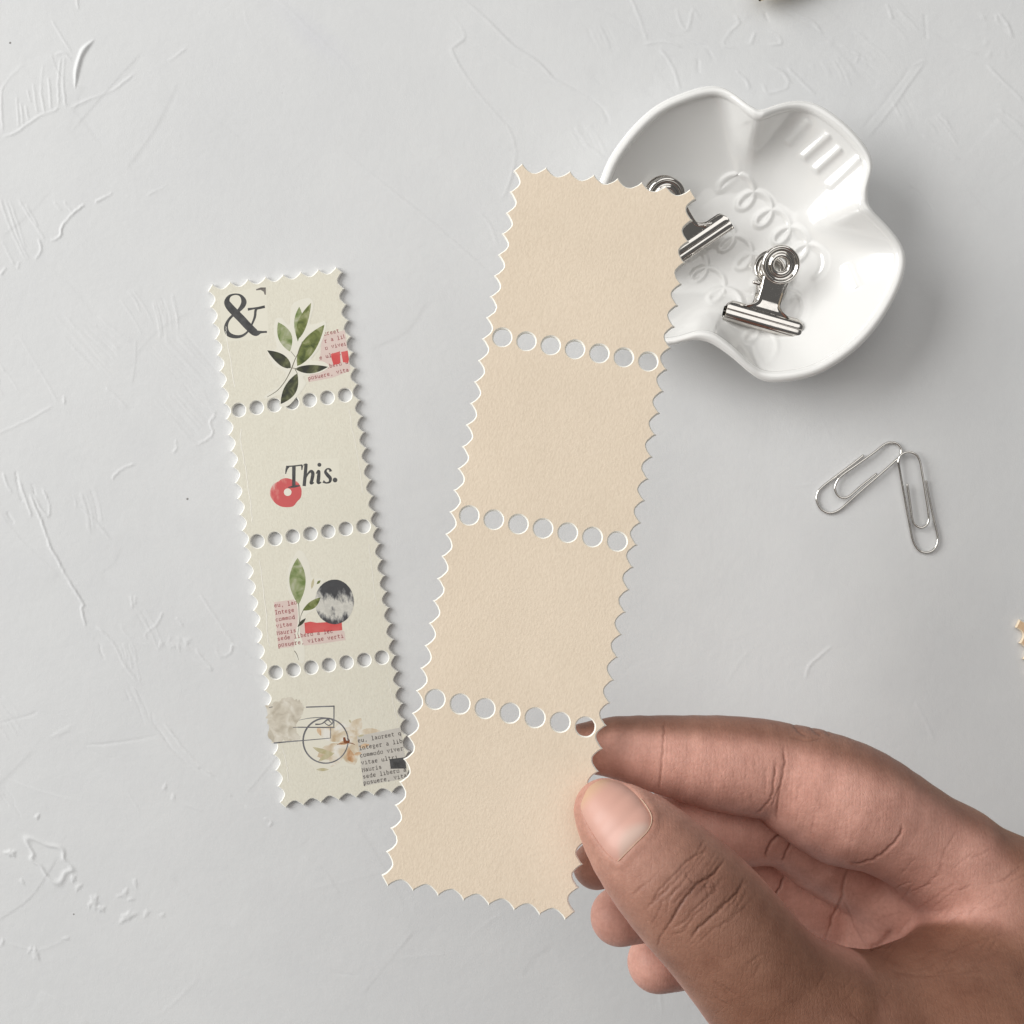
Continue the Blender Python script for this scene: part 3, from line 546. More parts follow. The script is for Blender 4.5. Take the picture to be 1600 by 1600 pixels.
# ------------------------------------------------------------------ trinket dish
def build_dish():
    zr = 0.0160
    out_px = [(939,277),(952,246),(985,201),(1027,163),(1076,141),(1112,132),(1134,137),(1154,155),(1177,174),(1190,175),(1212,165),(1242,157),(1271,159),(1303,178),(1336,207),(1359,236),(1365,259),(1355,288),(1352,314),(1359,331),(1381,350),(1404,373),(1417,396),(1414,428),(1398,467),(1372,509),(1336,548),(1287,581),(1245,594),(1199,597),(1173,584),(1141,558),(1108,537),(1082,532),(1060,537),(1040,541),(1005,538),(970,520),(940,475),(924,420),(918,360),(926,310)]
    cpx = (1172, 368); cen = P(*cpx, 0)
    zr0 = zr
    W = catmull([tuple(P(x, y, zr0).xy) for x, y in out_px], 10, True); W -= np.array([P(*cpx, zr0).x, P(*cpx, zr0).y])
    off = P(*cpx, zr0)
    ang = np.arctan2(W[:, 1], W[:, 0]); rad = np.hypot(W[:, 0], W[:, 1]); o = np.argsort(ang)
    nt = 640; th = np.linspace(-math.pi, math.pi, nt, endpoint=False)
    R = np.interp(th, np.r_[ang[o]-2*math.pi, ang[o], ang[o]+2*math.pi], np.tile(rad[o], 3))
    k = np.exp(-np.linspace(-2.5, 2.5, 9)**2); k /= k.sum(); R = np.convolve(np.r_[R[-4:], R, R[:4]], k, 'valid')
    lip = 0.0015; k2 = np.exp(-np.linspace(-2, 2, 23)**2); k2 /= k2.sum(); Rin = np.convolve(np.r_[R[-11:], R, R[:11]], k2, 'valid') - 2*lip; Rc = np.median(R)*0.93
    kk = np.exp(-np.linspace(-2, 2, 161)**2); kk /= kk.sum(); Rs = np.convolve(np.r_[R[-80:], R, R[:80]], kk, 'valid')
    zrim = zr + 0.0035*np.clip((Rs-R)/0.004, -1, 1)*0.5
    nr = 190; rows = []
    zf = 0.0042
    for i in range(nr+1):
        f = i/nr; s = np.clip((f-.55)/.45, 0, 1); s = s*s*(3-2*s)
        r = f*((Rs*0.97-2*lip)*(1-s)+Rin*s)
        g = np.clip((f-.40)/.60, 0, 1); g = .25*g+.75*g**2.1
        rows.append((r, zf+0.0008*f*f+(zrim-zf-0.0008)*g))
    for a in np.linspace(0, math.pi, 13)[1:]:
        rows.append((Rin+lip-lip*np.cos(a), zrim+lip*0.9*np.sin(a)))
    for f in np.linspace(0, 1, 14)[1:]:
        s = f; r = R*(1-s)+Rs*0.60*s; rows.append((r - 0.004*math.sin(math.pi*s), zrim*(1-f)**1.25+0.0004))
    rows.append((Rs*0.5, np.full(nt, .0004))); rows.append((Rs*0.02, np.full(nt, .0006)))
    V = np.array([[off.x+r*np.cos(th), off.y+r*np.sin(th), z+0*th] for r, z in rows]).transpose(0, 2, 1)   # rows, nt, 3
    # relief: work in photo-pixel plane of the dish floor
    inn = V[:nr+1]; fz = inn[..., 2]; s_ = S*(D-fz)/D; PX = inn[..., 0]/s_+800; PY = 800-inn[..., 1]/s_
    relief = np.zeros(PX.shape, np.float32)
    def c4(x, y): return (920+.325*x, 100+.325*y)
    def rel(pts, h, w, dense=4):
        nonlocal relief
        q = catmull(pts, dense); d, s, t = seg_dist(PX.astype(np.float32), PY.astype(np.float32), q)
        relief = np.maximum(relief, h*np.exp(-(d/w)**2)*np.clip(np.minimum(t, 1-t)*9, 0, 1)) if h > 0 else np.minimum(relief, h*np.exp(-(d/w)**2))
    def curl(A, B, nl, r, squash=.8, ph=0.0):
        A = np.array(c4(*A)); B = np.array(c4(*B)); d = B-A; L = np.linalg.norm(d); d /= L; p = np.array([-d[1], d[0]])
        return [tuple(A+d*(L*t-r*squash*math.sin(2*math.pi*nl*t+ph))+p*r*math.cos(2*math.pi*nl*t+ph)) for t in np.linspace(0, 1, nl*16+1)]
    rel([c4(*p) for p in [(650,330),(690,400),(715,470),(715,540)]]+curl((680,560), (1110,980), 5, 21), .00038, 5.0, 2)
    rel(curl((590,760), (1010,1200), 5, 20), .00028, 5.0, 2)
    rel(curl((460,900), (880,1390), 5, 20), .00026, 4.5, 2)
    for a, b, h in (((1060,270),(950,390),.0004), ((1160,335),(1020,460),.0008), ((1215,400),(1080,520),.0009), ((1310,445),(1145,600),.0009), ((1290,560),(1130,690),.0004), ((1235,960),(1290,1080),.0004), ((690,150),(760,290),.0004)):
        rel([c4(*a), ((c4(*a)[0]+c4(*b)[0])/2, (c4(*a)[1]+c4(*b)[1])/2), c4(*b)], h*.8, 6.8)
    V[:nr+1, :, 2] += relief
    n_rows = len(rows); i = np.arange(n_rows*nt).reshape(n_rows, nt); j = np.roll(i, -1, 1)
    Q = np.stack([i[:-1], i[1:], j[1:], j[:-1]], -1).reshape(-1, 4)
    ob = link("trinket_dish", npmesh("trinket_dish", V.reshape(-1, 3), Q), M_CERAMIC)
    tag(ob, "glossy white ceramic trinket dish with wavy petal rim, holding bulldog clips", "dish")
build_dish()

# ------------------------------------------------------------------ bulldog clips
def grid_mesh(name, V, closed_u=False):
    V = np.asarray(V); n, m = V.shape[:2]; i = np.arange(n*m).reshape(n, m)
    if closed_u:
        j = np.roll(i, -1, 1); Q = np.stack([i[:-1], j[:-1], j[1:], i[1:]], -1).reshape(-1, 4)
    else: Q = np.stack([i[:-1, :-1], i[:-1, 1:], i[1:, 1:], i[1:, :-1]], -1).reshape(-1, 4)
    return npmesh(name, V.reshape(-1, 3)*0.001, Q)
def tube(name, pts, r, n=12):
    p = np.asarray(pts, float); t = np.gradient(p, axis=0); t /= np.linalg.norm(t, axis=1, keepdims=True)
    up = np.array([0, 0, 1.0]); rows = []
    prev = None
    for k in range(len(p)):
        a = up - t[k]*up.dot(t[k]) if prev is None else prev - t[k]*prev.dot(t[k])
        if np.linalg.norm(a) < 1e-3: a = np.array([1.0, 0, 0]) - t[k]*t[k][0]
        a /= np.linalg.norm(a); prev = a; b = np.cross(t[k], a)
        ph = np.linspace(0, 2*math.pi, n, endpoint=False); rows.append(p[k]+r*(np.cos(ph)[:, None]*a+np.sin(ph)[:, None]*b))
    rows = [np.repeat(p[:1], n, 0)]+rows+[np.repeat(p[-1:], n, 0)]
    return grid_mesh(name, np.array(rows), True)
def clip_meshes():
    out = []
    def prof_jaw():
        return catmull([(3.1,.75),(2.7,1.25),(2.0,1.75),(1.2,2.05),(.45,2.1),(.15,1.9),(-.1,1.92),(-.6,2.05),(-1.2,1.95),(-1.75,1.6),(-2.0,1.45),(-2.25,1.05),(-2.35,.45),(-2.25,.12),(-1.8,.10)], 4)
    pj = prof_jaw(); xs = np.r_[-10.6, -10.55, -10.4, -10.1, -9.6, -9, np.linspace(-8, 8, 9), 9, 9.6, 10.1, 10.4, 10.55, 10.6]
    jaw = []
    for x in xs:
        e = max(0, abs(x)-9.0)/1.6; top = 3.1-1.7*e**2.2
        jaw.append([(x, min(y, top) if y > 0 else y, z-(.12*e**6)) for y, z in pj])
    # thin sheet: outer + inner skin
    jaw = np.array(jaw); inner = jaw.copy(); cy, cz = 0.2, 0.6
    inner[..., 1] = cy+(jaw[..., 1]-cy)*.86; inner[..., 2] = cz+(jaw[..., 2]-cz)*.80
    full = np.concatenate([jaw, inner[:, ::-1]], 1)
    me_jaw = grid_mesh("jaw", np.concatenate([full, full[:, :1]], 1))
    sl = math.tan(math.radians(10)); neck = []
    for v in np.linspace(0, 1, 26):
        y = 2.3+8.6*v; hw = 3.3+3.6*math.exp(-((y-2.3)/1.15)**1.6)+.35*max(0, (y-8)/3); row = []
        for u in np.linspace(-1, 1, 25):
            z = 1.45+(y-2.3)*sl+.0 + .28*max(0, 1-abs(y-3)/2)
            ed = max(0, abs(u)-.72)/.28; z += .38*math.sin(min(ed, .8)/.8*math.pi/2) - (1.5*max(0, ed-.8)/.2*.6 if ed > .8 else 0)
            row.append((u*hw, y, z))
        neck.append(row)
    me_neck = grid_mesh("neck", neck)
    ang = np.linspace(0, 2*math.pi, 64, endpoint=False)
    pr = catmull([(1.75,-1.5),(1.75,-.5),(1.85,.05),(2.1,.42),(2.5,.55),(2.9,.42),(3.2,.12),(3.5,.0),(3.85,.08),(4.15,.38),(4.55,.62),(4.95,.45),(5.15,.05),(5.15,-.5),(5.0,-.7)], 4)
    cyd, czd = 15.0, 1.45+(15.0-2.3)*sl; ca, sa = math.cos(math.radians(10)), math.sin(math.radians(10))
    disc = []
    for r, z in pr:
        lx, ly = r*np.cos(ang), r*np.sin(ang); disc.append(np.stack([lx, cyd+ly*ca-z*sa, czd+ly*sa+z*ca], -1))
    me_disc = grid_mesh("handle_ring", np.array(disc), True)
    t = np.linspace(0, 1, 160); coil = np.stack([-3.2+6.4*t, 8.2+1.35*np.cos(2*math.pi*6*t), .0+1.35*np.sin(2*math.pi*6*t)], -1)
    me_spring = tube("spring", coil, .33, 8)
    me_pin = tube("pin", [(-5.4,9.2,.8),(-5.2,9.2,.8),(0,9.2,.8),(2.2,9.2,.8),(2.4,9.2,.8)], .45, 10)
    return me_jaw, me_neck, me_disc, me_spring, me_pin
CM = clip_meshes()
def bulldog(pxc, z, rot, tilt_x, tilt_y, m, label, dx=0):
    M = Matrix.Translation(P(pxc[0], pxc[1], z)) @ Matrix.Rotation(math.radians(rot), 4, 'Z') @ Matrix.Rotation(math.radians(tilt_y), 4, 'Y') @ Matrix.Rotation(math.radians(tilt_x), 4, 'X')
    root = empty("bulldog_clip", M); tag(root, label, "bulldog clip", "bulldog clips")
    for side in (1, -1):
        for name, me in zip(("jaw", "neck", "handle_ring"), CM[:3]):
            me2 = me.copy()
            if side < 0:
                me2.transform(Matrix.Scale(-1, 4, (0, 0, 1))); me2.flip_normals()
            link(name, me2, m, root)
    link("spring", CM[3].copy(), m, root); link("pin", CM[4].copy(), m, root)
bulldog((1191, 502), .0090, -14.7, 0, 7, M_STEEL, "silver bulldog clip in full view at the centre of the white dish")
bulldog((1086, 381), .0105, 33.0, 14, -10, M_STEEL, "silver bulldog clip in the dish, half hidden behind the held beige strip")
bulldog((1240, -30), .0040, 20.0, 0, 8, M_GOLD, "pale gold clip jaw peeking in at the top edge above the dish")

# ------------------------------------------------------------------ paper clips
def paperclip(pts, label, z0, lift):
    def q(x, y): return (1240+x/4, 660+y/4)
    w = catmull([(*q(x, y), dz) for x, y, dz in pts], 10)
    p = [tuple(P(x, y, z0+dz*.001)*1000) for x, y, dz in w]
    o = link("paper_clip", tube("paper_clip", p, .33, 14), M_STEEL); tag(o, label, "paper clip", "silver paper clips")
paperclip([(437,205,.1),(370,258,.1),(290,318,.05),(185,398,0),(150,440,0),(145,490,0),(170,540,0),(220,566,0),(275,552,0),(335,505,.05),(430,420,.3),(540,325,.45),(635,240,.25),(668,205,.1),(670,160,.05),(640,130,.05),(600,125,.1),(560,143,.2),(500,190,.5),(400,262,.7),(310,325,.7),(275,362,.65),(258,410,.6),(275,455,.6),(310,472,.6),(350,460,.6),(420,400,.75),(520,320,.95)],
          "silver paper clip lying diagonally, the left of the touching pair", .0006, 0)
paperclip([(828,362,.15),(840,430,.1),(862,540,.0),(885,640,0),(901,720,0),(895,765,0),(870,800,0),(830,813,0),(785,800,0),(748,745,0),(725,640,.1),(695,480,.3),(665,310,.7),(655,245,.95),(672,203,.95),(715,186,.9),(760,198,.85),(788,240,.8),(805,330,.8),(825,450,.8),(843,570,.8),(843,620,.75),(820,650,.7),(790,657,.7),(760,640,.7),(742,605,.7),(728,510,.75),(710,385,.85)],
          "silver paper clip standing more upright, the right of the touching pair", .0006, 0)

# ------------------------------------------------------------------ hand
MM = 1000.0
def hp(px, py, zmm, rpx=None):
    p = P(px, py, zmm*.001)*MM; k = S*(D-zmm*.001)/D*MM
    return np.array([p.x, p.y, p.z]) if rpx is None else (np.array([p.x, p.y, p.z], np.float32), np.float32(rpx*k))
CH = {   # chains of joints: photo pixel, height over the table (mm), radius (photo pixels at that height)
 'index': [(915,1168,99.4,39), (965,1168,98.6,49), (1030,1178,97.6,60), (1055,1182,97.2,64), (1120,1192,96,74), (1185,1200,94.8,77), (1222,1207,94.2,77), (1265,1228,94,90), (1318,1254,93.5,98), (1362,1270,93,91), (1420,1302,91,84), (1490,1348,89,84)],
 'middle': [(932,1352,98.0,38), (1000,1322,93,62), (1090,1296,87.5,72), (1160,1296,86,58), (1222,1296,83,58), (1280,1325,80,66), (1340,1358,76,68), (1440,1405,73,74)],
 'ring': [(968,1432,88,46), (1040,1412,84,52), (1120,1392,78,54), (1205,1376,72,54), (1260,1400,69,64), (1320,1436,65,66), (1425,1480,63,74)],
 'pinky': [(1028,1503,76,48), (1090,1490,72,50), (1160,1470,66,50), (1210,1460,62,50), (1265,1480,59,56), (1330,1510,56,66), (1420,1550,54,74)],
 'thumb': [(946,1266,114.2,50), (966,1287,115.2,64), (1000,1321,116.6,82), (1040,1364,118.0,93), (1082,1406,118.8,100), (1120,1446,118.8,102), (1160,1494,118.2,104), (1215,1560,116.5,110), (1290,1630,113,128)],
}
PALM = [  # capsules (a, b)
 ((1490,1348,89,84), (1575,1425,88,106)), ((1440,1405,74,80), (1560,1465,76,118)), ((1425,1480,66,80), (1560,1525,68,118)), ((1420,1550,56,78), (1580,1590,62,120)),
 ((1575,1425,88,106), (1780,1600,88,185)), ((1560,1530,68,115), (1800,1650,78,190)), ((1405,1402,76,74), (1392,1470,70,76)), ((1392,1470,70,76), (1400,1545,58,76)),
 ((1290,1630,113,128), (1480,1660,104,180)), ((1480,1660,104,180), (1740,1670,92,210)), ((1740,1650,90,200), (2150,1850,92,200)),
 ((1480,1570,88,90), (1600,1530,92,120)), ((1575,1465,92,100), (1510,1600,100,130)),
]
def cap(p, a, ra, b, rb):
    ab = b-a; t = np.clip(((p-a)@ab)/(ab@ab), 0, 1)
    q = p-(a+t[:, None]*ab); return np.sqrt((q*q).sum(1))-(ra+t*(rb-ra))
def smin(a, b, k):
    h = np.maximum(k-np.abs(a-b), 0)/k; return np.minimum(a, b)-h*h*k*.25
_ch = {k: [hp(*j) for j in catmull(v, 2)] for k, v in CH.items()}
_pl = [(hp(*a), hp(*b)) for a, b in PALM]
_segs = [(k, a, b) for k, js in _ch.items() for a, b in zip(js[:-1], js[1:])]+[('palm', a, b) for a, b in _pl]
def prim_dists(p): return np.stack([cap(p, a, ra, b, rb) for _, (a, ra), (b, rb) in _segs])
def chains(p, use=None):
    res = {}; far = np.full(len(p), 60, np.float32)
    for i, (k, (a, ra), (b, rb)) in enumerate(_segs):
        if use is not None and not use[i]: continue
        e = cap(p, a, ra, b, rb); d = res.get(k); res[k] = e if d is None else smin(d, e, np.float32(5.0 if k == 'palm' else .15))
    return [res.get(k, far) for k in _ch], res.get('palm', far)
KB = {'index': 3.2, 'middle': 2.6, 'ring': 2.6, 'pinky': 3, 'thumb': 9}
def sdf(p, use=None):
    p = np.asarray(p, np.float32)
    cs, pal = chains(p, use); d = None
    for k, c in zip(_ch, cs):
        e = smin(c, pal, np.float32(KB[k])); d = e if d is None else smin(d, e, np.float32(.5))
    return d
def surface(h):
    lo = np.array([8.0, -142.0, 40.0]); hi = np.array([178.0, -34.0, 138.0]); B = 8
    nb = np.ceil((hi-lo)/(h*B)).astype(int); n = nb*B+1
    gx = [np.arange(k) for k in nb]; bi = np.stack(np.meshgrid(*gx, indexing='ij'), -1).reshape(-1, 3)
    cen = (lo+(bi+.5)*h*B).astype(np.float32); dc = sdf(cen)
    F = np.empty(n, np.float32)
    sg = np.repeat(np.repeat(np.repeat(np.where(dc < 0, -9, 9).astype(np.float32).reshape(nb), B, 0), B, 1), B, 2)
    F[:] = 9; F[:-1, :-1, :-1] = sg
    near_ = np.abs(dc) < h*B*1.0; act = bi[near_]; pd = prim_dists(cen[near_])
    loc_ = np.stack(np.meshgrid(*[np.arange(B+1)]*3, indexing='ij'), -1).reshape(-1, 3)
    for s0 in range(0, len(act), 100):
        idx = (act[s0:s0+100, None, :]*B+loc_[None]).reshape(-1, 3)
        F[idx[:, 0], idx[:, 1], idx[:, 2]] = sdf(lo+idx*h, pd[:, s0:s0+100].min(1) < 15)
    s = F < 0
    c = [s[i:n[0]-1+i, j:n[1]-1+j, k:n[2]-1+k] for i in (0, 1) for j in (0, 1) for k in (0, 1)]
    tot = sum(x.astype(np.int8) for x in c); A = np.argwhere((tot > 0) & (tot < 8))
    vid = np.full(n-1, -1, np.int32); vid[tuple(A.T)] = np.arange(len(A))
    acc = np.zeros((len(A), 3)); cnt = np.zeros(len(A))
    cor = [(i, j, k) for i in (0, 1) for j in (0, 1) for k in (0, 1)]
    for u in range(8):
        for v in range(u+1, 8):
            a, b = np.array(cor[u]), np.array(cor[v])
            if np.abs(a-b).sum() != 1: continue
            fa = F[tuple((A+a).T)]; fb = F[tuple((A+b).T)]; m = (fa < 0) != (fb < 0)
            t = np.where(m, fa/(fa-fb+1e-12), 0); acc += np.where(m[:, None], a+t[:, None]*(b-a), 0); cnt += m
    V = lo+(A+acc/cnt[:, None])*h
    Q = []
    for ax in range(3):
        sl0 = [slice(None)]*3; sl1 = [slice(None)]*3; sl0[ax] = slice(0, -1); sl1[ax] = slice(1, None)
        s0, s1 = s[tuple(sl0)], s[tuple(sl1)]; E = np.argwhere(s0 != s1); o1, o2 = [(1, 2), (2, 0), (0, 1)][ax]
        E = E[(E[:, o1] > 0) & (E[:, o2] > 0) & (E[:, o1] < n[o1]-1) & (E[:, o2] < n[o2]-1)]
        d1 = np.zeros(3, int); d1[o1] = 1; d2 = np.zeros(3, int); d2[o2] = 1
        q = np.stack([vid[tuple((E-d1-d2).T)], vid[tuple((E-d2).T)], vid[tuple(E.T)], vid[tuple((E-d1).T)]], -1)
        fl = s0[tuple(E.T)]; q = np.where(fl[:, None], q, q[:, ::-1]); Q.append(q)
    return V.astype(np.float32), np.concatenate(Q)
def grad(p, e=.12):
    f0 = sdf(p); g = np.stack([sdf(p+np.eye(3, dtype=np.float32)[i]*e)-f0 for i in range(3)], -1); return g/(np.linalg.norm(g, axis=1, keepdims=True)+1e-9)
def neighbours_smooth(V, Q, it, lam=.5):
    a = Q.ravel(); b = np.roll(Q, -1, 1).ravel(); c = np.roll(Q, 1, 1).ravel()
    deg = np.bincount(a, minlength=len(V))[:, None]*2.0
    for _ in range(it):
        s = np.stack([np.bincount(a, V[b, i], len(V))+np.bincount(a, V[c, i], len(V)) for i in range(3)], -1); V = V+lam*(s/deg-V)
    return V
def subdivide(V, Q):
    n = len(V); e = np.stack([Q, np.roll(Q, -1, 1)], -1); es = np.sort(e.reshape(-1, 2), 1).astype(np.int64)
    key = es[:, 0]*n+es[:, 1]; u, inv = np.unique(key, return_inverse=True); em = (V[u//n]+V[u % n])/2
    fm = V[Q].mean(1); ei = (n+inv).reshape(-1, 4); fi = n+len(u)+np.arange(len(Q))
    NQ = np.concatenate([np.stack([Q[:, k], ei[:, k], fi, ei[:, (k+3) % 4]], -1) for k in range(4)])
    return np.concatenate([V, em, fm]), NQ
def vnormals(V, Q):
    n = np.cross(V[Q[:, 2]]-V[Q[:, 0]], V[Q[:, 3]]-V[Q[:, 1]]); N_ = np.stack([np.bincount(Q.ravel(), np.repeat(n[:, i], 4), len(V)) for i in range(3)], -1)
    return N_/(np.linalg.norm(N_, axis=1, keepdims=True)+1e-12)
def topz(pts, z0=136.0):
    """first surface point met from above along the line through the lens (mm)"""
    pts = np.asarray(pts, float); z = np.full(len(pts), z0)
    def at(z): f = S*(D*MM-z)/D/MM*MM; return np.stack([(pts[:, 0]-800)*f, (800-pts[:, 1])*f, z], -1)
    for _ in range(90): z = z-np.clip(sdf(at(z)), -1, 3)*.8
    return at(z)
NAIL = [(910,1246),(920,1228),(940,1217),(966,1219),(992,1238),(1012,1264),(1018,1281),(1012,1298),(995,1316),(980,1331),(966,1345),(948,1334),(930,1310),(914,1283),(906,1262)]
def z3p(x, y): return (880+.45*x, 1080+.45*y)
def tz(x, y): return (880+x*.1875, 1180+y*.1875)      # thumb close-up
def pz(x, y): return (1150+x*.28125, 1100+y*.28125)   # palm close-up
CREASES = [  # (chain, points, depth mm, half-width px)
 ('thumb', [tz(*p) for p in [(820,1490),(900,1380),(960,1270),(1040,1160),(1130,1065),(1220,1010),(1300,930),(1350,860)]], .75, 2.6),
 ('thumb', [tz(*p) for p in [(730,1240),(790,1140),(870,1050),(960,960),(1040,880),(1130,820),(1220,790)]], .40, 2.2),
 ('thumb', [tz(*p) for p in [(1040,1560),(1130,1440),(1230,1350),(1340,1250),(1450,1140),(1520,1010)]], .65, 2.8),
 ('thumb', [tz(*p) for p in [(900,1440),(1000,1400),(1080,1300),(1180,1210),(1260,1130),(1280,1080)]], .42, 2.0),
 ('thumb', [tz(*p) for p in [(1040,960),(1035,1010),(1080,1060),(1140,1060)]], .35, 1.6), ('thumb', [tz(*p) for p in [(1170,1060),(1200,1100),(1260,1090),(1240,1040)]], .3, 1.5),
 ('thumb', [tz(*p) for p in [(860,1340),(870,1250),(910,1160),(950,1090)]], .28, 1.8), ('thumb', [tz(*p) for p in [(730,1420),(790,1310),(830,1200)]], .25, 1.8), ('thumb', [tz(*p) for p in [(890,1500),(1000,1470),(1060,1380),(1100,1290)]], .3, 1.8),
 ('thumb', [tz(*p) for p in [(1090,1600),(1250,1450),(1400,1370),(1590,1180)]], .22, 2.6), ('thumb', [tz(*p) for p in [(780,1600),(820,1500),(880,1420)]], .3, 2.2), ('thumb', [tz(*p) for p in [(1100,1080),(1060,1020)]], .25, 1.5),
 ('thumb', [tz(*p) for p in [(1180,1060),(1200,1180),(1150,1230)]], .2, 1.5),
 ('index', [(1039,1128),(1037,1155),(1034,1195),(1030,1235)], .42, 2.4), ('index', [(1044,1140),(1042,1180)], .10, 2),
 ('index', [(1224,1165),(1226,1190),(1222,1215),(1216,1250),(1212,1290)], .5, 2.6), ('index', [(1212,1185),(1210,1215),(1205,1245),(1192,1262),(1180,1272)], .5, 2.6), ('index', [(1196,1200),(1197,1235)], .25, 2.2), ('index', [(1218,1230),(1205,1262)], .35, 2.0),
 ('palm', [pz(*p) for p in [(920,670),(915,720),(860,790),(790,850),(700,885),(620,885)]], .9, 3.2),
 ('palm', [pz(*p) for p in [(625,900),(600,980),(590,1060),(575,1110),(530,1200),(495,1330)]], .7, 3.4),
 ('palm', [pz(*p) for p in [(870,1250),(800,1330),(740,1360)]], .8, 7), ('palm', [pz(*p) for p in [(600,1080),(660,1240),(740,1370)]], .35, 3),
 ('palm', [pz(*p) for p in [(1150,880),(1110,960),(1000,1060)]], .22, 4), ('palm', [pz(*p) for p in [(1230,700),(1170,800),(1140,880)]], .2, 3), ('palm', [pz(*p) for p in [(1420,800),(1360,840),(1300,850)]], .25, 3), ('palm', [pz(*p) for p in [(1590,900),(1500,980),(1400,1000)]], .25, 3),
 ('palm', [pz(*p) for p in [(1230,990),(1100,1080),(960,1180)]], .2, 3.5), ('palm', [pz(*p) for p in [(1420,1290),(1300,1330),(1150,1400)]], .25, 3.5), ('palm', [pz(*p) for p in [(1250,1460),(1050,1510),(850,1480)]], .3, 4), ('palm', [pz(*p) for p in [(1400,1470),(1200,1500),(1000,1500)]], .25, 3.5),
 ('index', [(1238,1128),(1246,1142),(1262,1150)], .35, 3), ('index', [(1266,1131),(1272,1142),(1284,1150)], .35, 3), ('index', [(1288,1138),(1296,1150)], .3, 3), ('index', [(1230,1152),(1262,1158),(1290,1152)], .15, 2.4),
 ('middle', [(1222,1300),(1204,1318),(1196,1340)], .7, 3.2), ('middle', [(1238,1312),(1228,1332),(1222,1345)], .6, 2.6), ('ring', [(1226,1368),(1216,1390),(1206,1408)], .8, 3.0),
]
_r = random.Random(3)
for _k in range(34):      # finer knuckle lines that follow the main thumb creases
    o = _r.uniform(-420, 330); u0 = _r.uniform(0, .7); u1 = u0+_r.uniform(.15, .5)
    ln_ = [tz(820+o*.75+530*u+60*math.sin(3*u), 1480+o*.62-620*u+_r.uniform(-14, 14)) for u in np.linspace(u0, min(u1, 1.05), 5)]
    CREASES.append(('thumb', ln_, _r.uniform(.10, .26), 2.0))
for _k in range(26):      # fine lines on the thumb's lower back and thenar
    x, y = _r.uniform(1090, 1420), _r.uniform(1480, 1600); a = _r.choice([-.9, .55])+_r.uniform(-.25, .25); l = _r.uniform(14, 34)
    CREASES.append((_r.choice(['thumb', 'palm']), [(x, y), (x+l*.5*math.cos(a), y+l*.5*math.sin(a)+1), (x+l*math.cos(a), y+l*math.sin(a))], _r.uniform(.10, .22), 2.0))
for _k in range(40):      # thenar web lines
    x, y = _r.uniform(1360, 1580), _r.uniform(1360, 1520); a = -.62+_r.uniform(-.35, .35); l = _r.uniform(18, 48)
    CREASES.append(('palm', [(x, y), (x+l*.5*math.cos(a), y+l*.5*math.sin(a)+_r.uniform(-2, 2)), (x+l*math.cos(a), y+l*math.sin(a))], _r.uniform(.16, .34), 2.2))
for _k in range(110):      # pad lines across the index finger
    x = _r.uniform(1050, 1390); yc = np.interp(x, [1050, 1200, 1300, 1400], [1195, 1215, 1255, 1305]); y = yc+_r.uniform(-38, 50); l = _r.uniform(14, 36); a = 1.45+_r.uniform(-.2, .2)+(.35 if x > 1230 else 0)
    CREASES.append(('index', [(x, y), (x+l*.5*math.cos(a), y+l*.5*math.sin(a)), (x+l*math.cos(a)+1, y+l*math.sin(a))], _r.uniform(.05, .11), 1.9))
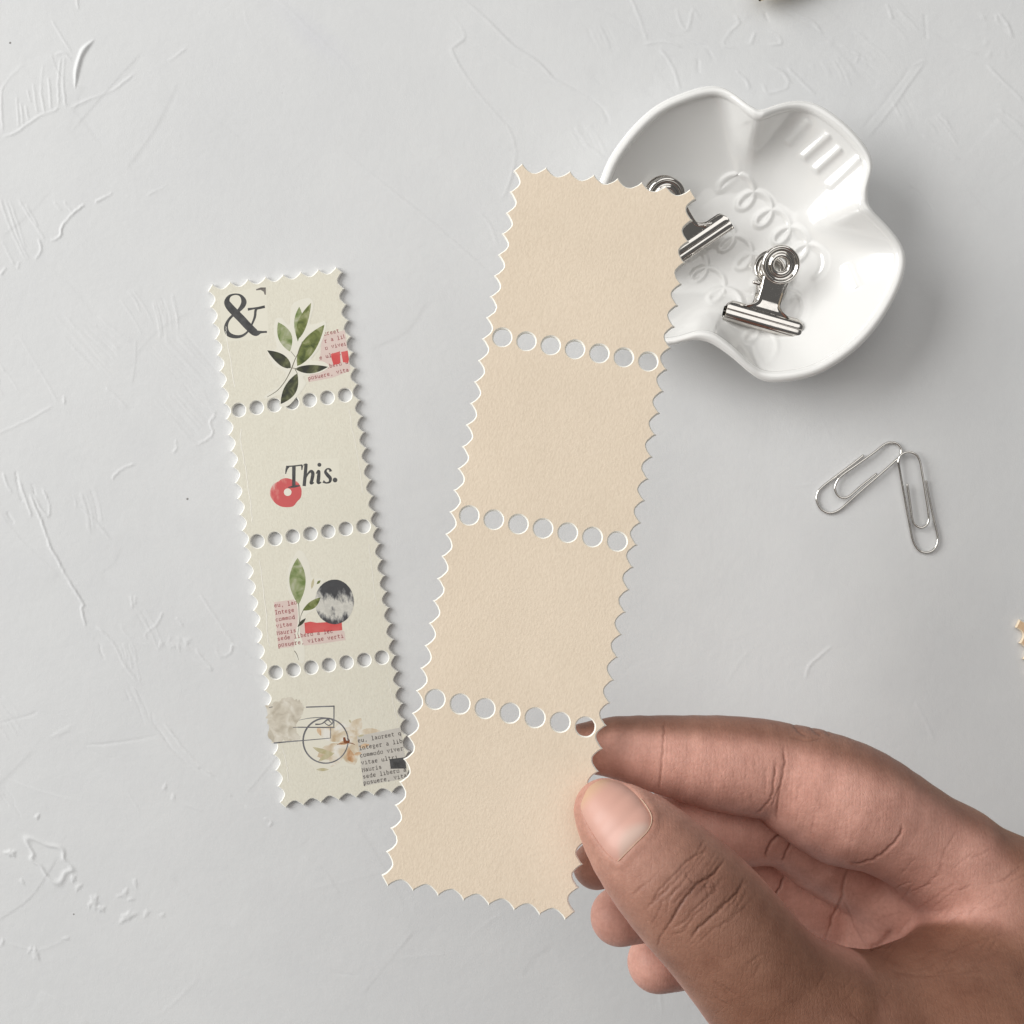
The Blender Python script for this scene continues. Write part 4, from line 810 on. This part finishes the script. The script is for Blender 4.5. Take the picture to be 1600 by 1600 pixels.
def build_hand():
    V, Q = surface(.5)
    V = neighbours_smooth(V.astype(float), Q, 7, .5)
    V, Q = subdivide(V, Q); V = neighbours_smooth(V, Q, 3, .5)
    nrm = vnormals(V, Q)
    V32 = V.astype(np.float32); cs, pal = chains(V32); allc = np.stack(cs+[pal], 0); pid = allc.argmin(0); names = list(_ch)+['palm']
    s_ = S*(D*MM-V[:, 2])/D/MM*MM; px = (V[:, 0]/s_+800).astype(np.float32); py = (800-V[:, 1]/s_).astype(np.float32)
    near = {k: (allc[i] < 2.2) & (nrm[:, 2] > -.25) for i, k in enumerate(names)}
    disp = np.zeros(len(V)); crease_shade = np.zeros(len(V))
    def region(k, pts, pad):
        q = np.asarray(pts); return near[k] & (px > q[:, 0].min()-pad) & (px < q[:, 0].max()+pad) & (py > q[:, 1].min()-pad) & (py < q[:, 1].max()+pad)
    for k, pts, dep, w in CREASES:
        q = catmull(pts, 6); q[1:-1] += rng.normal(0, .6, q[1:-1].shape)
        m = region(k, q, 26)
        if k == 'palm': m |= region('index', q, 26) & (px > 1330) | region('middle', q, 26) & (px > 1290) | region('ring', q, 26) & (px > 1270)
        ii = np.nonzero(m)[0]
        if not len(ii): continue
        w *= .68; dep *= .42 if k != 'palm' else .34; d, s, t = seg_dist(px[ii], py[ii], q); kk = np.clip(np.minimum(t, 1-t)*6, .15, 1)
        disp[ii] += kk*dep*(-np.exp(-(d/w)**2)); crease_shade[ii] = np.maximum(crease_shade[ii], kk*min(1, dep*(3.2 if k != 'palm' else 1.9))*np.exp(-(d/(w*.9))**2))
    # nail fold: skin stands proud round sides and cuticle, dips under the plate
    nq = np.array(NAIL+NAIL[:1], float); nc = catmull(NAIL, 6, True); nc = np.vstack([nc, nc[:1]])
    ii = np.nonzero(region('thumb', nc, 40) & (nrm[:, 2] > 0))[0]; d, s, t = seg_dist(px[ii], py[ii], nc)
    ins = np.zeros(len(ii), bool)
    for a, b in zip(nc[:-1], nc[1:]): ins ^= ((a[1] > py[ii]) != (b[1] > py[ii])) & (px[ii] < (b[0]-a[0])*(py[ii]-a[1])/(b[1]-a[1]+1e-9)+a[0])
    tip = np.clip((px[ii]-938+py[ii]-1240)/40, 0, 1)   # no fold at the free edge
    disp[ii] += np.where(ins, -.30*np.clip(d/3, 0, 1), .26*np.exp(-((d-6)/8)**2)*tip)
    # fine skin ridges and pores
    def wav(fx, fy, ph): return np.sin(px*fx+py*fy+ph)
    lowf = np.sin(px*.031+py*.017)*1.3+np.sin(px*.013-py*.043)*1.1
    V = V+nrm*disp[:, None]
    # natural skin tone: brown back, pink palm side
    back = np.array([.25, .122, .080]); pink = np.array([.635, .345, .278]); deep = np.array([.19, .092, .064]); tipc = np.array([.51, .275, .215])
    col = np.tile(pink, (len(V), 1))
    def ss(a, b, x): x = np.clip((x-a)/(b-a), 0, 1); return x*x*(3-2*x)
    def lerp(c, k): return col*(1-k[:, None])+np.array(c)*k[:, None]
    idx = names.index
    fing = np.isin(pid, [idx('index')]); isp = pid == idx('palm'); isth = pid == idx('thumb')
    # dorsal side of the index / back edge of the hand points up in the picture
    dors = ss(.22, .70, nrm[:, 1]*.95-nrm[:, 2]*.25+nrm[:, 0]*.25)
    col = np.where((fing | isp)[:, None], lerp(back, dors*np.where(isp, .95, .85)), col)
    dors2 = ss(.15, .85, -nrm[:, 2])
    col = np.where((~(isth | isp))[:, None], lerp(back, dors2), col)
    # thumb: back of the thumb faces the lens
    tl = ss(-40, 260, (px-946)*.7+(py-1266)*.71)
    tb = ss(-.15, .55, nrm[:, 2])
    bt = np.array([.34, .176, .124])*(1-ss(180, 420, (px-946)*.7+(py-1266)*.71))[:, None]+back*ss(180, 420, (px-946)*.7+(py-1266)*.71)[:, None]; tcol = tipc*(1-tl[:, None])+bt*tl[:, None]; col = np.where(isth[:, None], pink*(1-tb[:, None])+tcol*tb[:, None], col)
    kn = np.exp(-(((px-1085)/75)**2+((py-1395)/75)**2)); col = np.where(isth[:, None], lerp(deep, kn*.5), col)
    # thenar web turns brown towards the wrist and thumb base
    th = ss(-70, 90, (px-1440)*.45+(py-1510)*.9-0) ; th = np.maximum(th, ss(1500, 1640, px)*.8)
    col = np.where(isp[:, None], lerp(back, th), col)
    blend = ss(1380, 1500, px)
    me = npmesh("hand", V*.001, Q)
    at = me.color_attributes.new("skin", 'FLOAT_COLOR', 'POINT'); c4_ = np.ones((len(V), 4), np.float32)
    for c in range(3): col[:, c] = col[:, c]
    colS = neighbours_smooth(col, Q, 16, .8); colS = colS*(1-.60*crease_shade[:, None]*np.array([.9, 1.05, 1.1])); c4_[:, :3] = colS; at.data.foreach_set('color', c4_.ravel())  # creases darkened: shade painted into the skin colour, plus some real pigment
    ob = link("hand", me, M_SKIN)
    tag(ob, "brown-skinned hand pinching the beige strip between thumb and fingers", "hand")
    # nail plate
    A = np.array(NAIL, float); cx = A.mean(0); ax = np.array([.69, .72]); ay = np.array([.72, -.69])
    ncl = catmull(NAIL, 8, True); rows = []; n_r = 16
    for r in np.linspace(0, 1, n_r): rows.append(cx+(ncl-cx)*r)
    pp = np.concatenate(rows); W = topz(pp); r = np.repeat(np.linspace(0, 1, n_r), len(ncl)); g = grad(W.astype(np.float32))
    W = W+g*(.34*(1-r**6)-.16*r**8)[:, None]
    m = len(ncl); i = np.arange(n_r*m).reshape(n_r, m); j = np.roll(i, -1, 1); QQ = np.stack([i[:-1], i[1:], j[1:], j[:-1]], -1).reshape(-1, 4)
    mn = npmesh("thumbnail", W*.001, QQ); mn.flip_normals() if mn.polygons[m*4].normal.z < 0 else None
    v = (pp-cx)@ax; v = (v-v.min())/(v.max()-v.min()); w = (pp-cx)@ay
    c = np.tile(np.array([.60, .345, .28]), (len(pp), 1)); pal_ = np.array([.60, .42, .35]); fre = np.array([.58, .37, .25])
    lun = ss(.70, .86, v-.0012*w**2*.12); c = c*(1-lun[:, None])+pal_*lun[:, None]; fr = ss(.22, .05, v); c = c*(1-fr[:, None])+fre*fr[:, None]
    at = mn.color_attributes.new("skin", 'FLOAT_COLOR', 'POINT'); q4 = np.ones((len(pp), 4), np.float32); q4[:, :3] = c; at.data.foreach_set('color', q4.ravel())
    no = link("thumbnail", mn, M_NAIL, ob)
    # dry pale cuticle rim
    cq = catmull([(1000,1249),(1012,1264),(1018,1281),(1012,1298),(995,1316),(980,1331),(966,1345)], 10)
    cw = topz(cq); cg = grad(cw.astype(np.float32)); cw = cw+cg*.22+rng.normal(0, .015, cw.shape)
    link("cuticle", tube("cuticle", cw, .085, 6), M_CUT, ob)
def b_skin(n, b):
    c = n.attr("skin")
    c = n.mix(c, n.ramp(n.noise(130, 5, .65), [(.3, (.84, .78, .76)), (.7, (1.10, 1.10, 1.09))]), 1.0, 'MULTIPLY')
    c = n.mix(c, n.ramp(n.noise(1100, 3, .6), [(.3, (.90, .88, .87)), (.65, (1.05, 1.05, 1.05))]), .8, 'MULTIPLY')
    n.L(c, b.inputs["Base Color"])
    b.inputs["Subsurface Weight"].default_value = .08; b.inputs["Subsurface Radius"].default_value = (.0022, .0009, .0005); b.inputs["Subsurface Scale"].default_value = 1.0
    v = n.voronoi(1500, 'DISTANCE_TO_EDGE'); v2 = n.voronoi(900, 'DISTANCE_TO_EDGE', vec=n.mapping((1, .5, .7), .8))
    w = n.nt.nodes.new("ShaderNodeTexWave"); w.inputs["Scale"].default_value = 420; w.inputs["Distortion"].default_value = 5; w.inputs["Detail"].default_value = 2; w.inputs["Detail Scale"].default_value = .6
    n.L(n.mapping((1, .25, .25), .25), w.inputs["Vector"])
    p = n.bump(n.math('MINIMUM', v, .12), .0005, .30); p = n.bump(n.math('MINIMUM', v2, .10), .0009, .20, p); p = n.bump(w.outputs["Fac"], .00004, .20, p); p = n.bump(n.noise(260, 3), .0005, .12, p)
    n.L(p, b.inputs["Normal"])
M_SKIN = mat("skin", rough=.46, spec=.27, build=b_skin)
def b_nail(n, b):
    n.L(n.attr("skin"), b.inputs["Base Color"]); b.inputs["Coat Weight"].default_value = .0
M_NAIL = mat("fingernail", rough=.42, spec=.4, build=b_nail)
M_CUT = mat("dry_cuticle", (.62, .45, .33), .75)
build_hand()
